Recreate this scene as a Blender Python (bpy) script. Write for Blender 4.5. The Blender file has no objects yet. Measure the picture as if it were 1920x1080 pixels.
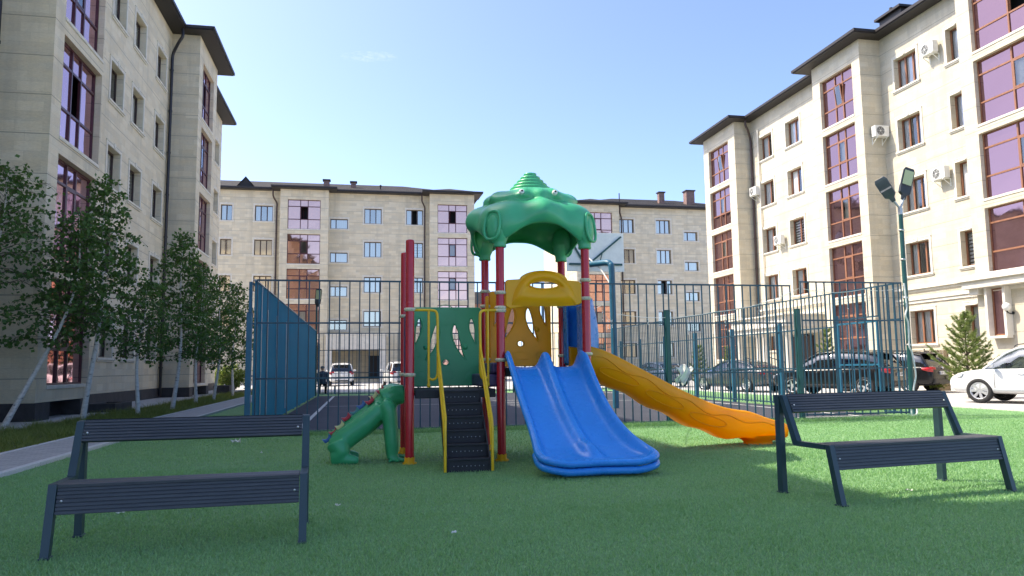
import bpy, bmesh, math, random
import numpy as np
from mathutils import Vector, Matrix, Euler
R = math.radians
random.seed(7)
rng = np.random.default_rng(11)
scene = bpy.context.scene
COL = scene.collection
# ------------------------------------------------------------------ helpers
def link(o, parent=None):
    COL.objects.link(o)
    if parent is not None:
        o.parent = parent
    return o

def tag(o, label=None, cat=None, group=None, kind=None):
    if label: o['label'] = label
    if cat: o['category'] = cat
    if group: o['group'] = group
    if kind: o['kind'] = kind
    return o

def thing(name, label, cat, loc=(0, 0, 0), rz=0.0, group=None):
    o = bpy.data.objects.new(name, None)
    o.empty_display_size = 0.2
    o.location = loc
    o.rotation_euler = (0, 0, rz)
    link(o)
    return tag(o, label, cat, group)

def kids(o):
    return [c for c in bpy.data.objects if c.parent == o]

def copy_tree(o, parent=None):
    c = o.copy()
    COL.objects.link(c)
    if parent is not None:
        c.parent = parent
    for ch in kids(o):
        copy_tree(ch, c)
    return c

class MB:
    """collects shapes that become ONE mesh object"""
    def __init__(self):
        self.v = []; self.f = []; self.m = []; self.s = []
    def add(self, vs, fs, mat=0, smooth=False, M=None):
        b = len(self.v)
        if M is not None:
            vs = [tuple(M @ Vector(p)) for p in vs]
        self.v.extend([tuple(p) for p in vs])
        for f in fs:
            self.f.append([i + b for i in f]); self.m.append(mat); self.s.append(smooth)
        return self
    def box(self, x0, x1, y0, y1, z0, z1, mat=0, M=None):
        vs = [(x0, y0, z0), (x1, y0, z0), (x1, y1, z0), (x0, y1, z0), (x0, y0, z1), (x1, y0, z1), (x1, y1, z1), (x0, y1, z1)]
        return self.add(vs, [(0, 3, 2, 1), (4, 5, 6, 7), (0, 1, 5, 4), (1, 2, 6, 5), (2, 3, 7, 6), (3, 0, 4, 7)], mat, False, M)
    def bar(self, a, b, w, h, mat=0, up=(0, 0, 1)):
        a = Vector(a); b = Vector(b); d = (b - a); L = d.length; d.normalize()
        u = Vector(up)
        if abs(d.dot(u)) > .98: u = Vector((0, 1, 0))
        x = d.cross(u).normalized(); z = x.cross(d)
        M = Matrix((x, d, z)).transposed().to_4x4(); M.translation = a
        return self.box(-w / 2, w / 2, 0, L, -h / 2, h / 2, mat, M)
    def quad(self, a, b, c, d, mat=0, smooth=False):
        return self.add([a, b, c, d], [(0, 1, 2, 3)], mat, smooth)
    def loft(self, rings, mat=0, smooth=True, closed=True, caps=True):
        n = len(rings[0]); vs = [p for r in rings for p in r]; fs = []
        m = n if closed else n - 1
        for i in range(len(rings) - 1):
            for j in range(m):
                k = (j + 1) % n
                fs.append((i * n + j, i * n + k, (i + 1) * n + k, (i + 1) * n + j))
        self.add(vs, fs, mat, smooth)
        if caps:
            self.add(rings[0], [tuple(range(n))[::-1]], mat, False)
            self.add(rings[-1], [tuple(range(n))], mat, False)
        return self
    def tube(self, path, r, n=8, mat=0, caps=True, closed=False, smooth=True):
        P = [Vector(p) for p in path]; N = len(P)
        rr = r if isinstance(r, (list, tuple)) else [r] * N
        T = []
        for i in range(N):
            if closed: t = P[(i + 1) % N] - P[i - 1]
            else: t = P[min(i + 1, N - 1)] - P[max(i - 1, 0)]
            T.append(t.normalized() if t.length > 1e-9 else Vector((0, 0, 1)))
        u = Vector((0, 0, 1)) if abs(T[0].z) < .9 else Vector((1, 0, 0))
        x = T[0].cross(u).normalized()
        rings = []
        for i in range(N):
            x = (x - T[i] * x.dot(T[i]))
            x = x.normalized() if x.length > 1e-6 else T[i].orthogonal().normalized()
            y = T[i].cross(x)
            rings.append([tuple(P[i] + (x * math.cos(2 * math.pi * j / n) + y * math.sin(2 * math.pi * j / n)) * rr[i]) for j in range(n)])
        if closed: rings.append(rings[0])
        return self.loft(rings, mat, smooth, True, caps and not closed)
    def lathe(self, prof, n=16, M=None, mat=0, smooth=True, caps=True):
        rings = [[(r * math.cos(2 * math.pi * j / n), r * math.sin(2 * math.pi * j / n), z) for j in range(n)] for r, z in prof]
        if M is not None:
            rings = [[tuple(M @ Vector(p)) for p in r] for r in rings]
        return self.loft(rings, mat, smooth, True, caps)
    def ellipsoid(self, c, r, n=14, m=8, mat=0, rot=None):
        M = Matrix.Translation(c)
        if rot is not None: M = M @ rot.to_4x4()
        M = M @ Matrix.Diagonal((r[0], r[1], r[2], 1))
        pr = [(max(math.sin(math.pi * i / m), .02), -math.cos(math.pi * i / m)) for i in range(m + 1)]
        return self.lathe(pr, n, M, mat)
    def build(self, name, mats, parent=None, bevel=0, sub=0, weld=False, seg=2, auto=None):
        me = bpy.data.meshes.new(name)
        me.from_pydata(self.v, [], self.f)
        if not isinstance(mats, (list, tuple)): mats = [mats]
        for m in mats: me.materials.append(m)
        me.polygons.foreach_set('material_index', self.m)
        me.polygons.foreach_set('use_smooth', self.s)
        if weld:
            bm = bmesh.new(); bm.from_mesh(me)
            bmesh.ops.remove_doubles(bm, verts=bm.verts, dist=1e-4)
            bmesh.ops.recalc_face_normals(bm, faces=bm.faces)
            bm.to_mesh(me); bm.free()
        o = bpy.data.objects.new(name, me); link(o, parent)
        if bevel:
            b = o.modifiers.new('b', 'BEVEL'); b.width = bevel; b.segments = seg; b.limit_method = 'ANGLE'; b.angle_limit = R(40)
        if sub:
            s = o.modifiers.new('s', 'SUBSURF'); s.levels = sub; s.render_levels = sub
        return o

def bake(o):
    """apply the modifiers of o to its mesh"""
    dg = bpy.context.evaluated_depsgraph_get()
    me = bpy.data.meshes.new_from_object(o.evaluated_get(dg))
    me.name = o.name
    o.modifiers.clear(); o.data = me
    return o

def soup(name, verts, n, mat, parent=None):
    """verts: (N*n,3) array, N separate n-gons"""
    N = len(verts) // n
    me = bpy.data.meshes.new(name)
    me.vertices.add(N * n); me.vertices.foreach_set('co', np.asarray(verts, dtype=np.float32).ravel())
    me.loops.add(N * n); me.loops.foreach_set('vertex_index', np.arange(N * n, dtype=np.int32))
    me.polygons.add(N); me.polygons.foreach_set('loop_start', np.arange(0, N * n, n, dtype=np.int32))
    me.update(calc_edges=True)
    me.materials.append(mat)
    o = bpy.data.objects.new(name, me)
    return link(o, parent)

def smoothstep(a, b, x):
    t = min(max((x - a) / (b - a), 0), 1); return t * t * (3 - 2 * t)

def lerp_table(tab, x):
    if x <= tab[0][0]: return tab[0][1:]
    for a, b in zip(tab, tab[1:]):
        if x <= b[0]:
            t = (x - a[0]) / (b[0] - a[0])
            return tuple(p + (q - p) * t for p, q in zip(a[1:], b[1:]))
    return tab[-1][1:]

def catmull(P, k=6):
    P = [Vector(p) for p in P]; out = []
    for i in range(len(P) - 1):
        p0 = P[max(i - 1, 0)]; p1 = P[i]; p2 = P[i + 1]; p3 = P[min(i + 2, len(P) - 1)]
        for j in range(k):
            t = j / k
            out.append(0.5 * ((2 * p1) + (p2 - p0) * t + (2 * p0 - 5 * p1 + 4 * p2 - p3) * t * t + (3 * p1 - p0 - 3 * p2 + p3) * t ** 3))
    out.append(P[-1]); return out

# ------------------------------------------------------------------ materials
class NT:
    def __init__(self, name):
        self.m = bpy.data.materials.new(name); self.m.use_nodes = True
        self.t = self.m.node_tree; self.t.nodes.clear()
        self.out = self.n('ShaderNodeOutputMaterial')
    def n(self, typ, **kw):
        x = self.t.nodes.new(typ)
        for k, v in kw.items(): setattr(x, k, v)
        return x
    def set(self, node, key, val):
        s = node.inputs[key]
        if isinstance(val, bpy.types.NodeSocket): self.t.links.new(val, s)
        else: s.default_value = (tuple(val) + (1,)) if (isinstance(val, (tuple, list)) and len(val) == 3 and s.type == 'RGBA') else val
    def principled(self, col, rough=.5, metal=0., bump=None, bs=.3, bd=.01, spec=None, coat=None):
        p = self.n('ShaderNodeBsdfPrincipled')
        self.set(p, 'Base Color', col); self.set(p, 'Roughness', rough); self.set(p, 'Metallic', metal)
        if spec is not None: self.set(p, 'Specular IOR Level', spec)
        if coat is not None:
            self.set(p, 'Coat Weight', coat); self.set(p, 'Coat Roughness', .06)
        if bump is not None:
            b = self.n('ShaderNodeBump'); self.set(b, 'Height', bump); self.set(b, 'Strength', bs); self.set(b, 'Distance', bd)
            self.t.links.new(b.outputs[0], p.inputs['Normal'])
        self.p = p
        self.t.links.new(p.outputs[0], self.out.inputs[0])
        return self.m
    def noise(self, scale, detail=4, rough=.55, vec=None, out='Fac', dist=0):
        x = self.n('ShaderNodeTexNoise'); self.set(x, 'Scale', scale); self.set(x, 'Detail', detail); self.set(x, 'Roughness', rough); self.set(x, 'Distortion', dist)
        if vec is not None: self.set(x, 'Vector', vec)
        return x.outputs[out]
    def ramp(self, fac, stops):
        x = self.n('ShaderNodeValToRGB'); self.set(x, 'Fac', fac); cr = x.color_ramp
        while len(cr.elements) < len(stops): cr.elements.new(.5)
        for e, (p, c) in zip(cr.elements, stops):
            e.position = p; e.color = tuple(c) + (1,) if len(c) == 3 else c
        return x.outputs[0]
    def mix(self, fac, a, b, mode='MIX'):
        x = self.n('ShaderNodeMix', data_type='RGBA', blend_type=mode)
        for k, v in ((0, fac), (6, a), (7, b)):
            s = x.inputs[k]
            if isinstance(v, bpy.types.NodeSocket): self.t.links.new(v, s)
            else: s.default_value = tuple(v) + (1,) if isinstance(v, (tuple, list)) else v
        return x.outputs[2]
    def math(self, op, a, b=0., c=None):
        x = self.n('ShaderNodeMath', operation=op)
        self.set(x, 0, a); self.set(x, 1, b)
        if c is not None: self.set(x, 2, c)
        return x.outputs[0]
    def pos(self): return self.n('ShaderNodeNewGeometry').outputs['Position']
    def obj(self): return self.n('ShaderNodeTexCoord').outputs['Object']
    def scale(self, vec, s):
        x = self.n('ShaderNodeMapping'); self.set(x, 'Vector', vec); x.inputs['Scale'].default_value = s
        return x.outputs[0]

def plain(name, col, rough=.5, metal=0., var=.12, nscale=6., bump=.0, spec=None, coat=None, bscale=40.):
    t = NT(name); P = t.obj()
    n = t.noise(nscale, 5, .6, P)
    lo = tuple(c * (1 - var) for c in col); hi = tuple(min(c * (1 + var), 1) for c in col)
    c = t.ramp(n, [(.3, lo), (.7, hi)])
    rr = t.math('MULTIPLY_ADD', n, .25 * rough, rough * .875)
    return t.principled(c, rr, metal, t.noise(bscale, 3, .5, P) if bump else None, bump, .004, spec, coat)

def stone(name, base, joint=1.05, z0=.0, var=.16):
    """thin cladding slabs in long courses with a wide groove line between bands"""
    t = NT(name); g = t.n('ShaderNodeNewGeometry'); P = g.outputs['Position']
    sp = t.n('ShaderNodeSeparateXYZ'); t.set(sp, 0, P); sn = t.n('ShaderNodeSeparateXYZ'); t.set(sn, 0, g.outputs['Normal'])
    ax = t.math('GREATER_THAN', t.math('ABSOLUTE', sn.outputs[0]), .5)
    u = t.math('ADD', t.math('MULTIPLY', ax, sp.outputs[1]), t.math('MULTIPLY', t.math('SUBTRACT', 1., ax), sp.outputs[0]))
    cv = t.n('ShaderNodeCombineXYZ'); t.set(cv, 0, u); t.set(cv, 1, sp.outputs[2])
    br = t.n('ShaderNodeTexBrick'); t.set(br, 'Vector', cv.outputs[0]); t.set(br, 'Scale', 1.)
    br.offset = .37; br.squash = 1
    t.set(br, 'Color1', tuple(c * (1 - var) for c in base)); t.set(br, 'Color2', tuple(min(1, c * (1 + var)) for c in base))
    t.set(br, 'Mortar', tuple(c * .78 for c in base)); t.set(br, 'Mortar Size', .005); t.set(br, 'Brick Width', .66); t.set(br, 'Row Height', .265); t.set(br, 'Bias', -.1)
    # veins and warm patches inside the limestone
    n1 = t.noise(1.3, 5, .6, t.scale(P, (1, 1, 3.)))
    c = t.mix(t.ramp(n1, [(.35, (.0, .0, .0)), (.75, (.7, .7, .7))]), br.outputs['Color'], tuple(x * y for x, y in zip(base, (1.08, .95, .74))))
    n2 = t.noise(14, 4, .65, t.scale(P, (1, 1, 4.)))
    c = t.mix(.32, c, t.ramp(n2, [(.3, tuple(x * .66 for x in base)), (.7, tuple(min(1, x * 1.25) for x in base))]))
    # water stains in vertical streaks
    n3 = t.noise(.9, 5, .6, t.scale(P, (1.6, 1.6, .16)))
    c = t.mix(t.math('MULTIPLY', t.ramp(n3, [(.5, (0, 0, 0)), (.72, (1, 1, 1))]), .44), c, tuple(x * y for x, y in zip(base, (.6, .6, .6))))
    zz = t.math('FRACT', t.math('DIVIDE', t.math('SUBTRACT', sp.outputs[2], z0), joint))
    gr = t.math('LESS_THAN', zz, .022)
    c = t.mix(gr, c, tuple(x * .52 for x in base))
    h = t.math('SUBTRACT', t.math('MULTIPLY', br.outputs['Fac'], -.4), t.math('MULTIPLY', gr, 1.))
    h = t.math('ADD', h, t.math('MULTIPLY', n2, .35))
    return t.principled(c, .8, 0., h, .55, .012, spec=.25)

M = {}
M['stone_left'] = stone('limestone_left', (.70, .63, .49))
M['stone_right'] = stone('limestone_right', (.59, .545, .445), z0=.25)
M['stone_back'] = stone('limestone_back', (.69, .62, .475), z0=.4, var=.2)
M['trim'] = plain('limestone_trim', (.68, .64, .555), .8, var=.10, nscale=3, bump=.2, spec=.25)
M['plinth'] = plain('plinth_dark_stone', (.045, .043, .045), .7, var=.4, nscale=4, bump=.4)
def roof_tile():
    t = NT('metal_roof_tile'); P = t.pos()
    sp = t.n('ShaderNodeSeparateXYZ'); t.set(sp, 0, P)
    w = t.math('ADD', t.math('SINE', t.math('MULTIPLY', t.math('ADD', sp.outputs[0], sp.outputs[1]), 26.)), t.math('MULTIPLY', t.math('FRACT', t.math('MULTIPLY', sp.outputs[2], 8.)), 1.3))
    c = t.ramp(t.noise(2, 4, .6, P), [(.3, (.026, .023, .023)), (.7, (.045, .040, .039))])
    return t.principled(c, .75, .0, w, .9, .03, spec=.2)
M['roof'] = roof_tile()
M['soffit'] = plain('soffit_dark_brown', (.022, .018, .017), .55, var=.2)
M['pipe'] = plain('downpipe_brown', (.06, .035, .03), .4, var=.2)
M['pipe_dark'] = plain('downpipe_black', (.02, .018, .022), .35, var=.2)
M['frame_brown'] = plain('window_frame_dark', (.05, .028, .024), .45, var=.2)
M['frame_orange'] = plain('window_frame_wood', (.27, .115, .06), .45, var=.2)
M['frame_burgundy'] = plain('window_frame_burgundy', (.075, .02, .028), .4, var=.2)
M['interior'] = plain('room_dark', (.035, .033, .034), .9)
def tinted(name, col):
    t = NT(name)
    n = t.noise(1.1, 2, .5, t.pos())
    m = t.principled(col, .04, .94, n, .10, .03)
    return m
M['tint'] = tinted('tinted_mirror_glass', (.60, .335, .40))
M['tint_right'] = tinted('tinted_mirror_glass_purple', (.33, .195, .215))
M['tint_pink'] = tinted('tinted_mirror_glass_pink', (.86, .48, .37))
def glass(name, refl, tint, bw=.06, gcol=(.92, .95, 1.)):
    t = NT(name)
    fr = t.n('ShaderNodeFresnel'); t.set(fr, 'IOR', 1.5)
    f = t.math('MINIMUM', t.math('ADD', t.math('MULTIPLY', fr.outputs[0], 1.0), refl), 1.)
    gl = t.n('ShaderNodeBsdfGlossy'); t.set(gl, 'Roughness', .03); t.set(gl, 'Color', gcol)
    bp = t.n('ShaderNodeBump'); t.set(bp, 'Height', t.noise(1.6, 2, .5, t.pos())); t.set(bp, 'Strength', bw); t.set(bp, 'Distance', .03)
    t.t.links.new(bp.outputs[0], gl.inputs['Normal'])
    tr = t.n('ShaderNodeBsdfTransparent'); t.set(tr, 'Color', tint)
    mx = t.n('ShaderNodeMixShader'); t.set(mx, 0, f); t.t.links.new(tr.outputs[0], mx.inputs[1]); t.t.links.new(gl.outputs[0], mx.inputs[2])
    t.t.links.new(mx.outputs[0], t.out.inputs[0]); return t.m
M['glass'] = glass('window_glass', .10, (.93, .95, .95))
M['glass_back'] = glass('window_glass_back', .46, (.85, .88, .9), .02, (1., .91, .76))
M['car_glass'] = glass('car_glass', .10, (.28, .33, .32))
M['car_glass_dark'] = glass('car_glass_dark', .06, (.06, .065, .07))
M['curtain'] = plain('curtain_cloth', (.8, .79, .76), .9, var=.06)
M['curtain_beige'] = plain('curtain_beige', (.62, .56, .46), .9, var=.1)
def plastic(name, col, rough=.32, var=.07, tl=0.):
    """rotomoulded playground plastic, sun bleached a little, finely scuffed"""
    t = NT(name); P = t.obj()
    n = t.noise(2.2, 5, .6, P)
    c = t.ramp(n, [(.3, tuple(x * (1 - var) for x in col)), (.72, tuple(min(1, x * (1 + var)) + .004 for x in col))])
    sc = t.ramp(t.noise(9, 6, .75, t.scale(P, (1, 1, .5))), [(.62, (0, 0, 0)), (.78, (1, 1, 1))])
    c = t.mix(t.math('MULTIPLY', sc, .07), c, (.5, .48, .42))
    r = t.math('MULTIPLY_ADD', t.noise(7, 4, .6, P), .16, rough - .06)
    m = t.principled(c, r, 0., t.noise(60, 3, .5, P), .03, .002, spec=.5)
    if tl:      # thin polyethylene shells let some daylight through
        tr = t.n('ShaderNodeBsdfTranslucent'); t.set(tr, 'Color', t.mix(1., c, (1.05, 1.05, 1.05), 'MULTIPLY'))
        mx = t.n('ShaderNodeMixShader'); t.set(mx, 0, tl); t.t.links.new(t.p.outputs[0], mx.inputs[1]); t.t.links.new(tr.outputs[0], mx.inputs[2]); t.t.links.new(mx.outputs[0], t.out.inputs[0])
    return m
M['p_green'] = plastic('plastic_green', (.022, .33, .13))
M['p_green_roof'] = plastic('plastic_green_roof', (.05, .46, .22), .3, .07, .12)
M['p_blue'] = plastic('plastic_blue', (.005, .29, .80), .26, .07, .15)
M['p_yellow'] = plastic('plastic_yellow', (.95, .52, .006), .3, .07, .38)
M['p_orange'] = plastic('plastic_orange_yellow', (.95, .47, .004), .3, .07, .42)
M['p_cream'] = plastic('plastic_cream', (.62, .57, .38), .5, .15)
M['p_purple'] = plastic('plastic_purple', (.045, .03, .11), .4)
M['p_red_hold'] = plastic('hold_red', (.50, .02, .03), .4)
M['p_blue_hold'] = plastic('hold_blue', (.03, .12, .32), .4)
M['p_yel_hold'] = plastic('hold_yellow', (.62, .55, .22), .4)
M['p_green_hold'] = plastic('hold_green', (.03, .20, .18), .4)
M['white_plastic'] = plain('white_plastic', (.75, .75, .72), .45, var=.05)
M['black_plastic'] = plain('black_plastic', (.012, .012, .014), .5, var=.25, bump=.2)
M['post_red'] = plain('post_red_paint', (.50, .010, .022), .26, var=.08, coat=.3)
M['rail_yellow'] = plain('rail_yellow_paint', (.78, .46, .008), .35, var=.14, nscale=9)
M['deck'] = plain('deck_rubber', (.015, .015, .018), .6, var=.3, bump=.3)
def bench_paint():
    t = NT('bench_paint'); P = t.obj()
    n = t.noise(5, 5, .6, P)
    c = t.ramp(n, [(.3, (.016, .040, .050)), (.7, (.024, .056, .066))])
    d = t.ramp(t.noise(24, 5, .7, P), [(.60, (0, 0, 0)), (.8, (1, 1, 1))])
    c = t.mix(t.math('MULTIPLY', d, .18), c, (.12, .13, .12))
    return t.principled(c, t.math('MULTIPLY_ADD', n, .25, .3), 0., t.noise(180, 2, .5, P), .12, .002)
M['bench'] = bench_paint()
def bench_wood():
    t = NT('bench_slat'); P = t.obj()
    n = t.noise(6, 5, .6, t.scale(P, (.5, 5, 5)))
    c = t.ramp(n, [(.3, (.032, .037, .045)), (.7, (.056, .062, .071))])
    d = t.ramp(t.noise(18, 5, .7, P), [(.58, (0, 0, 0)), (.8, (1, 1, 1))])
    c = t.mix(t.math('MULTIPLY', d, .25), c, (.13, .13, .12))
    return t.principled(c, .52, 0., t.noise(120, 2, .5, t.scale(P, (.1, 1, 1))), .25, .002)
M['slat'] = bench_wood()
M['bolt'] = plain('bolt_zinc', (.6, .6, .6), .3, .8, var=.1)
M['fence'] = plain('fence_paint_teal', (.012, .062, .098), .45, var=.2, nscale=3)
M['fence_post'] = plain('fence_post_blue', (.014, .12, .20), .45, var=.2, nscale=3)
M['fence_green'] = plain('fence_post_green', (.008, .075, .075), .45, var=.2, nscale=3)
def sheet():
    t = NT('blue_sheet'); P = t.pos(); sp = t.n('ShaderNodeSeparateXYZ'); t.set(sp, 0, P)
    n = t.noise(1.4, 5, .6, t.scale(P, (1, 1.2, .25)))
    c = t.ramp(n, [(.3, (.002, .14, .27)), (.7, (.005, .19, .34))])
    s = t.ramp(t.noise(3.2, 6, .7, t.scale(P, (1, 6., .5))), [(.66, (0, 0, 0)), (.74, (1, 1, 1))])
    c = t.mix(t.math('MULTIPLY', s, .10), c, (.30, .36, .38))
    p = t.n('ShaderNodeBsdfPrincipled'); t.set(p, 'Base Color', c); t.set(p, 'Roughness', .55); t.set(p, 'Specular IOR Level', .15)
    tr = t.n('ShaderNodeBsdfTranslucent'); t.set(tr, 'Color', (.03, .36, .55))
    mx = t.n('ShaderNodeMixShader'); t.set(mx, 0, .35); t.t.links.new(p.outputs[0], mx.inputs[1]); t.t.links.new(tr.outputs[0], mx.inputs[2])
    t.t.links.new(mx.outputs[0], t.out.inputs[0]); return t.m
M['sheet'] = sheet()
M['steel'] = plain('galvanised_steel', (.42, .44, .45), .4, .7, var=.15)
M['lamp_black'] = plain('lamp_black', (.014, .018, .022), .4, var=.2)
M['lamp_grey'] = plain('lamp_grey', (.05, .065, .08), .4, var=.2)
M['led'] = plain('led_panel', (.40, .43, .24), .3, var=.1, nscale=40)
M['white_paint'] = plain('white_paint', (.84, .85, .81), .5, var=.06)
M['cable'] = plain('cable_white', (.7, .7, .68), .5)
M['cloth_white'] = plain('cloth_white', (.68, .68, .64), .9, var=.1)
M['bulb'] = plain('bulb_clear', (.7, .72, .75), .2)
M['brick'] = None
def bricks():
    t = NT('chimney_brick'); P = t.pos(); sp = t.n('ShaderNodeSeparateXYZ'); t.set(sp, 0, P)
    cv = t.n('ShaderNodeCombineXYZ'); t.set(cv, 0, t.math('ADD', sp.outputs[0], sp.outputs[1])); t.set(cv, 1, sp.outputs[2])
    b = t.n('ShaderNodeTexBrick'); t.set(b, 'Vector', cv.outputs[0]); t.set(b, 'Scale', 3.)
    t.set(b, 'Color1', (.16, .075, .06)); t.set(b, 'Color2', (.26, .14, .11)); t.set(b, 'Mortar', (.3, .27, .25))
    return t.principled(b.outputs['Color'], .85, 0., b.outputs['Fac'], -.4, .01)
M['brick'] = bricks()
def turf_base(name, lo, hi, sc=3.):
    t = NT(name); P = t.pos()
    n = t.noise(sc * .25, 5, .6, P); f = t.noise(90, 4, .7, P)
    c = t.ramp(n, [(.3, lo), (.7, hi)])
    c = t.mix(.5, c, t.ramp(f, [(.25, tuple(x * .55 for x in lo)), (.75, tuple(x * 1.45 for x in hi))]))
    return t.principled(c, .75, 0., f, .9, .02, spec=.2)
M['turf'] = turf_base('turf_base', (.145, .31, .125), (.195, .37, .155))
M['turf_under'] = turf_base('turf_backing', (.028, .085, .030), (.04, .11, .038))
def blade(name, cols, tl=.35, sc=26):
    t = NT(name); P = t.pos()
    n = t.noise(sc, 2, .6, P); n2 = t.noise(.5, 4, .6, P)
    c = t.ramp(n, [(.25, cols[0]), (.5, cols[1]), (.78, cols[2])])
    c = t.mix(t.math('MULTIPLY', n2, .45), c, tuple(x * .8 for x in cols[1]))
    n3 = t.ramp(t.noise(.33, 6, .68, P), [(.56, (0, 0, 0)), (.72, (1, 1, 1))]); c = t.mix(t.math('MULTIPLY', n3, .28), c, tuple(x * y for x, y in zip(cols[0], (1.05, .72, .8))))
    p = t.n('ShaderNodeBsdfPrincipled'); t.set(p, 'Base Color', c); t.set(p, 'Roughness', .5); t.set(p, 'Specular IOR Level', .3)
    tr = t.n('ShaderNodeBsdfTranslucent'); t.set(tr, 'Color', t.mix(1., c, (1.5, 1.7, .8), 'MULTIPLY'))
    mx = t.n('ShaderNodeMixShader'); t.set(mx, 0, tl); t.t.links.new(p.outputs[0], mx.inputs[1]); t.t.links.new(tr.outputs[0], mx.inputs[2])
    t.t.links.new(mx.outputs[0], t.out.inputs[0]); return t.m
M['blade'] = blade('turf_blade', [(.125, .26, .115), (.24, .43, .20), (.43, .61, .34)], .25, 60)
M['weed'] = blade('weed_blade', [(.10, .14, .035), (.18, .22, .06), (.32, .33, .12)], .3, 9)
M['leaf'] = blade('birch_leaf', [(.035, .085, .022), (.068, .14, .036), (.14, .24, .065)], .3, 7)
M['needle'] = blade('pine_needle', [(.11, .16, .06), (.20, .26, .09), (.38, .40, .17)], .2, 6)
M['shrub'] = blade('shrub_leaf', [(.09, .13, .03), (.17, .22, .05), (.32, .34, .10)], .3, 8)
def bark():
    t = NT('birch_bark'); P = t.pos()
    n = t.noise(9, 5, .6, t.scale(P, (1, 1, 2.6)))
    c = t.ramp(n, [(.30, (.05, .045, .04)), (.40, (.60, .58, .53)), (.75, (.80, .78, .73))])
    return t.principled(c, .75, 0., n, .4, .01)
M['bark'] = bark()
M['twig'] = plain('twig_brown', (.10, .075, .05), .8, var=.3)
M['reed'] = plain('reed_mat', (.36, .27, .16), .8, var=.35, nscale=14)
def asphalt(name, lo, hi, f=60, dirt=.25):
    t = NT(name); P = t.pos()
    n = t.noise(.7, 6, .65, P); g = t.noise(f, 3, .7, P)
    c = t.ramp(n, [(.3, lo), (.7, hi)])
    c = t.mix(.35, c, t.ramp(g, [(.25, tuple(x * .6 for x in lo)), (.75, tuple(x * 1.35 for x in hi))]))
    return t.principled(c, .85, 0., g, .5, .006, spec=.2)
M['road'] = asphalt('driveway_concrete', (.36, .35, .34), (.50, .485, .47))
M['court'] = asphalt('court_rubber', (.040, .044, .056), (.062, .067, .082), 90)
M['court_line'] = asphalt('court_line', (.42, .42, .40), (.6, .6, .58), 30)
M['concrete'] = asphalt('apron_concrete', (.40, .38, .36), (.54, .52, .485), 40)
M['kerb'] = asphalt('kerb_concrete', (.48, .47, .45), (.62, .61, .58), 40)
def pavers():
    t = NT('path_pavers'); P = t.pos()
    b = t.n('ShaderNodeTexBrick'); t.set(b, 'Vector', P); t.set(b, 'Scale', 1.); t.set(b, 'Brick Width', .2); t.set(b, 'Row Height', .1)
    t.set(b, 'Color1', (.33, .325, .32)); t.set(b, 'Color2', (.46, .44, .425)); t.set(b, 'Mortar', (.2, .19, .185)); t.set(b, 'Mortar Size', .006)
    c = t.mix(t.math('MULTIPLY', t.noise(1.2, 6, .7, P), .6), b.outputs['Color'], (.40, .375, .355))
    return t.principled(c, .85, 0., b.outputs['Fac'], -.5, .01)
M['pavers'] = pavers()
def cloud_mat():
    t = NT('cloud_vapour'); v = t.n('ShaderNodeVolumePrincipled'); t.set(v, 'Color', (1, 1, 1)); t.set(v, 'Anisotropy', .3)
    d = t.ramp(t.noise(.22, 5, .65, t.scale(t.obj(), (.55, 1, 1.5))), [(.48, (0, 0, 0)), (.72, (1, 1, 1))])
    t.set(v, 'Density', t.math('MULTIPLY', d, .035)); t.t.links.new(v.outputs[0], t.out.inputs['Volume']); return t.m
M['cloud'] = cloud_mat()
M['earth'] = asphalt('earth', (.06, .055, .03), (.11, .10, .055), 30)
def car_paint(name, col, metal=.0, rough=.25, dirt=.18, coat=.7, spec=.5):
    t = NT(name)
    d = t.noise(3, 5, .6, t.obj())
    c = t.mix(t.math('MULTIPLY', d, dirt), col, (.3, .28, .25))
    return t.principled(c, t.math('MULTIPLY_ADD', d, .12, rough - .05), metal, None, coat=coat, spec=spec)
M['car_white'] = car_paint('car_paint_white', (.74, .75, .74))
M['car_black'] = car_paint('car_paint_black', (.006, .007, .009), 0, .22, .03, .12, .3)
M['car_grey'] = car_paint('car_paint_grey', (.10, .105, .105), .5)
M['car_blue'] = car_paint('car_paint_blue', (.05, .09, .16), .3)
M['car_silver'] = car_paint('car_paint_silver', (.5, .54, .56), .3)
M['tyre'] = plain('tyre_rubber', (.018, .018, .018), .8, var=.3)
M['rim'] = plain('wheel_alloy', (.62, .63, .64), .3, .6, var=.1)
M['car_trim'] = plain('car_trim_black', (.012, .012, .013), .5, var=.2)
M['chrome'] = plain('chrome', (.7, .7, .72), .12, 1.)
M['red_lens'] = plain('red_lens', (.42, .012, .014), .15, var=.3, nscale=20, coat=.5)
M['head_lens'] = plain('head_lens', (.5, .53, .55), .1, var=.2, coat=.6)
M['plate'] = plain('plate_white', (.75, .75, .75), .5)
M['ink'] = plain('ink', (.01, .01, .012), .6)
M['skin'] = plain('skin', (.42, .25, .18), .55)
M['shirt'] = plain('shirt_navy', (.018, .034, .06), .9, var=.2)
M['trousers'] = plain('trousers_dark', (.012, .012, .014), .9, var=.2)
M['cap'] = plain('cap_grey', (.13, .14, .15), .9, var=.2)
M['litter'] = plain('litter_white', (.75, .74, .70), .7, var=.1)
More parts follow.
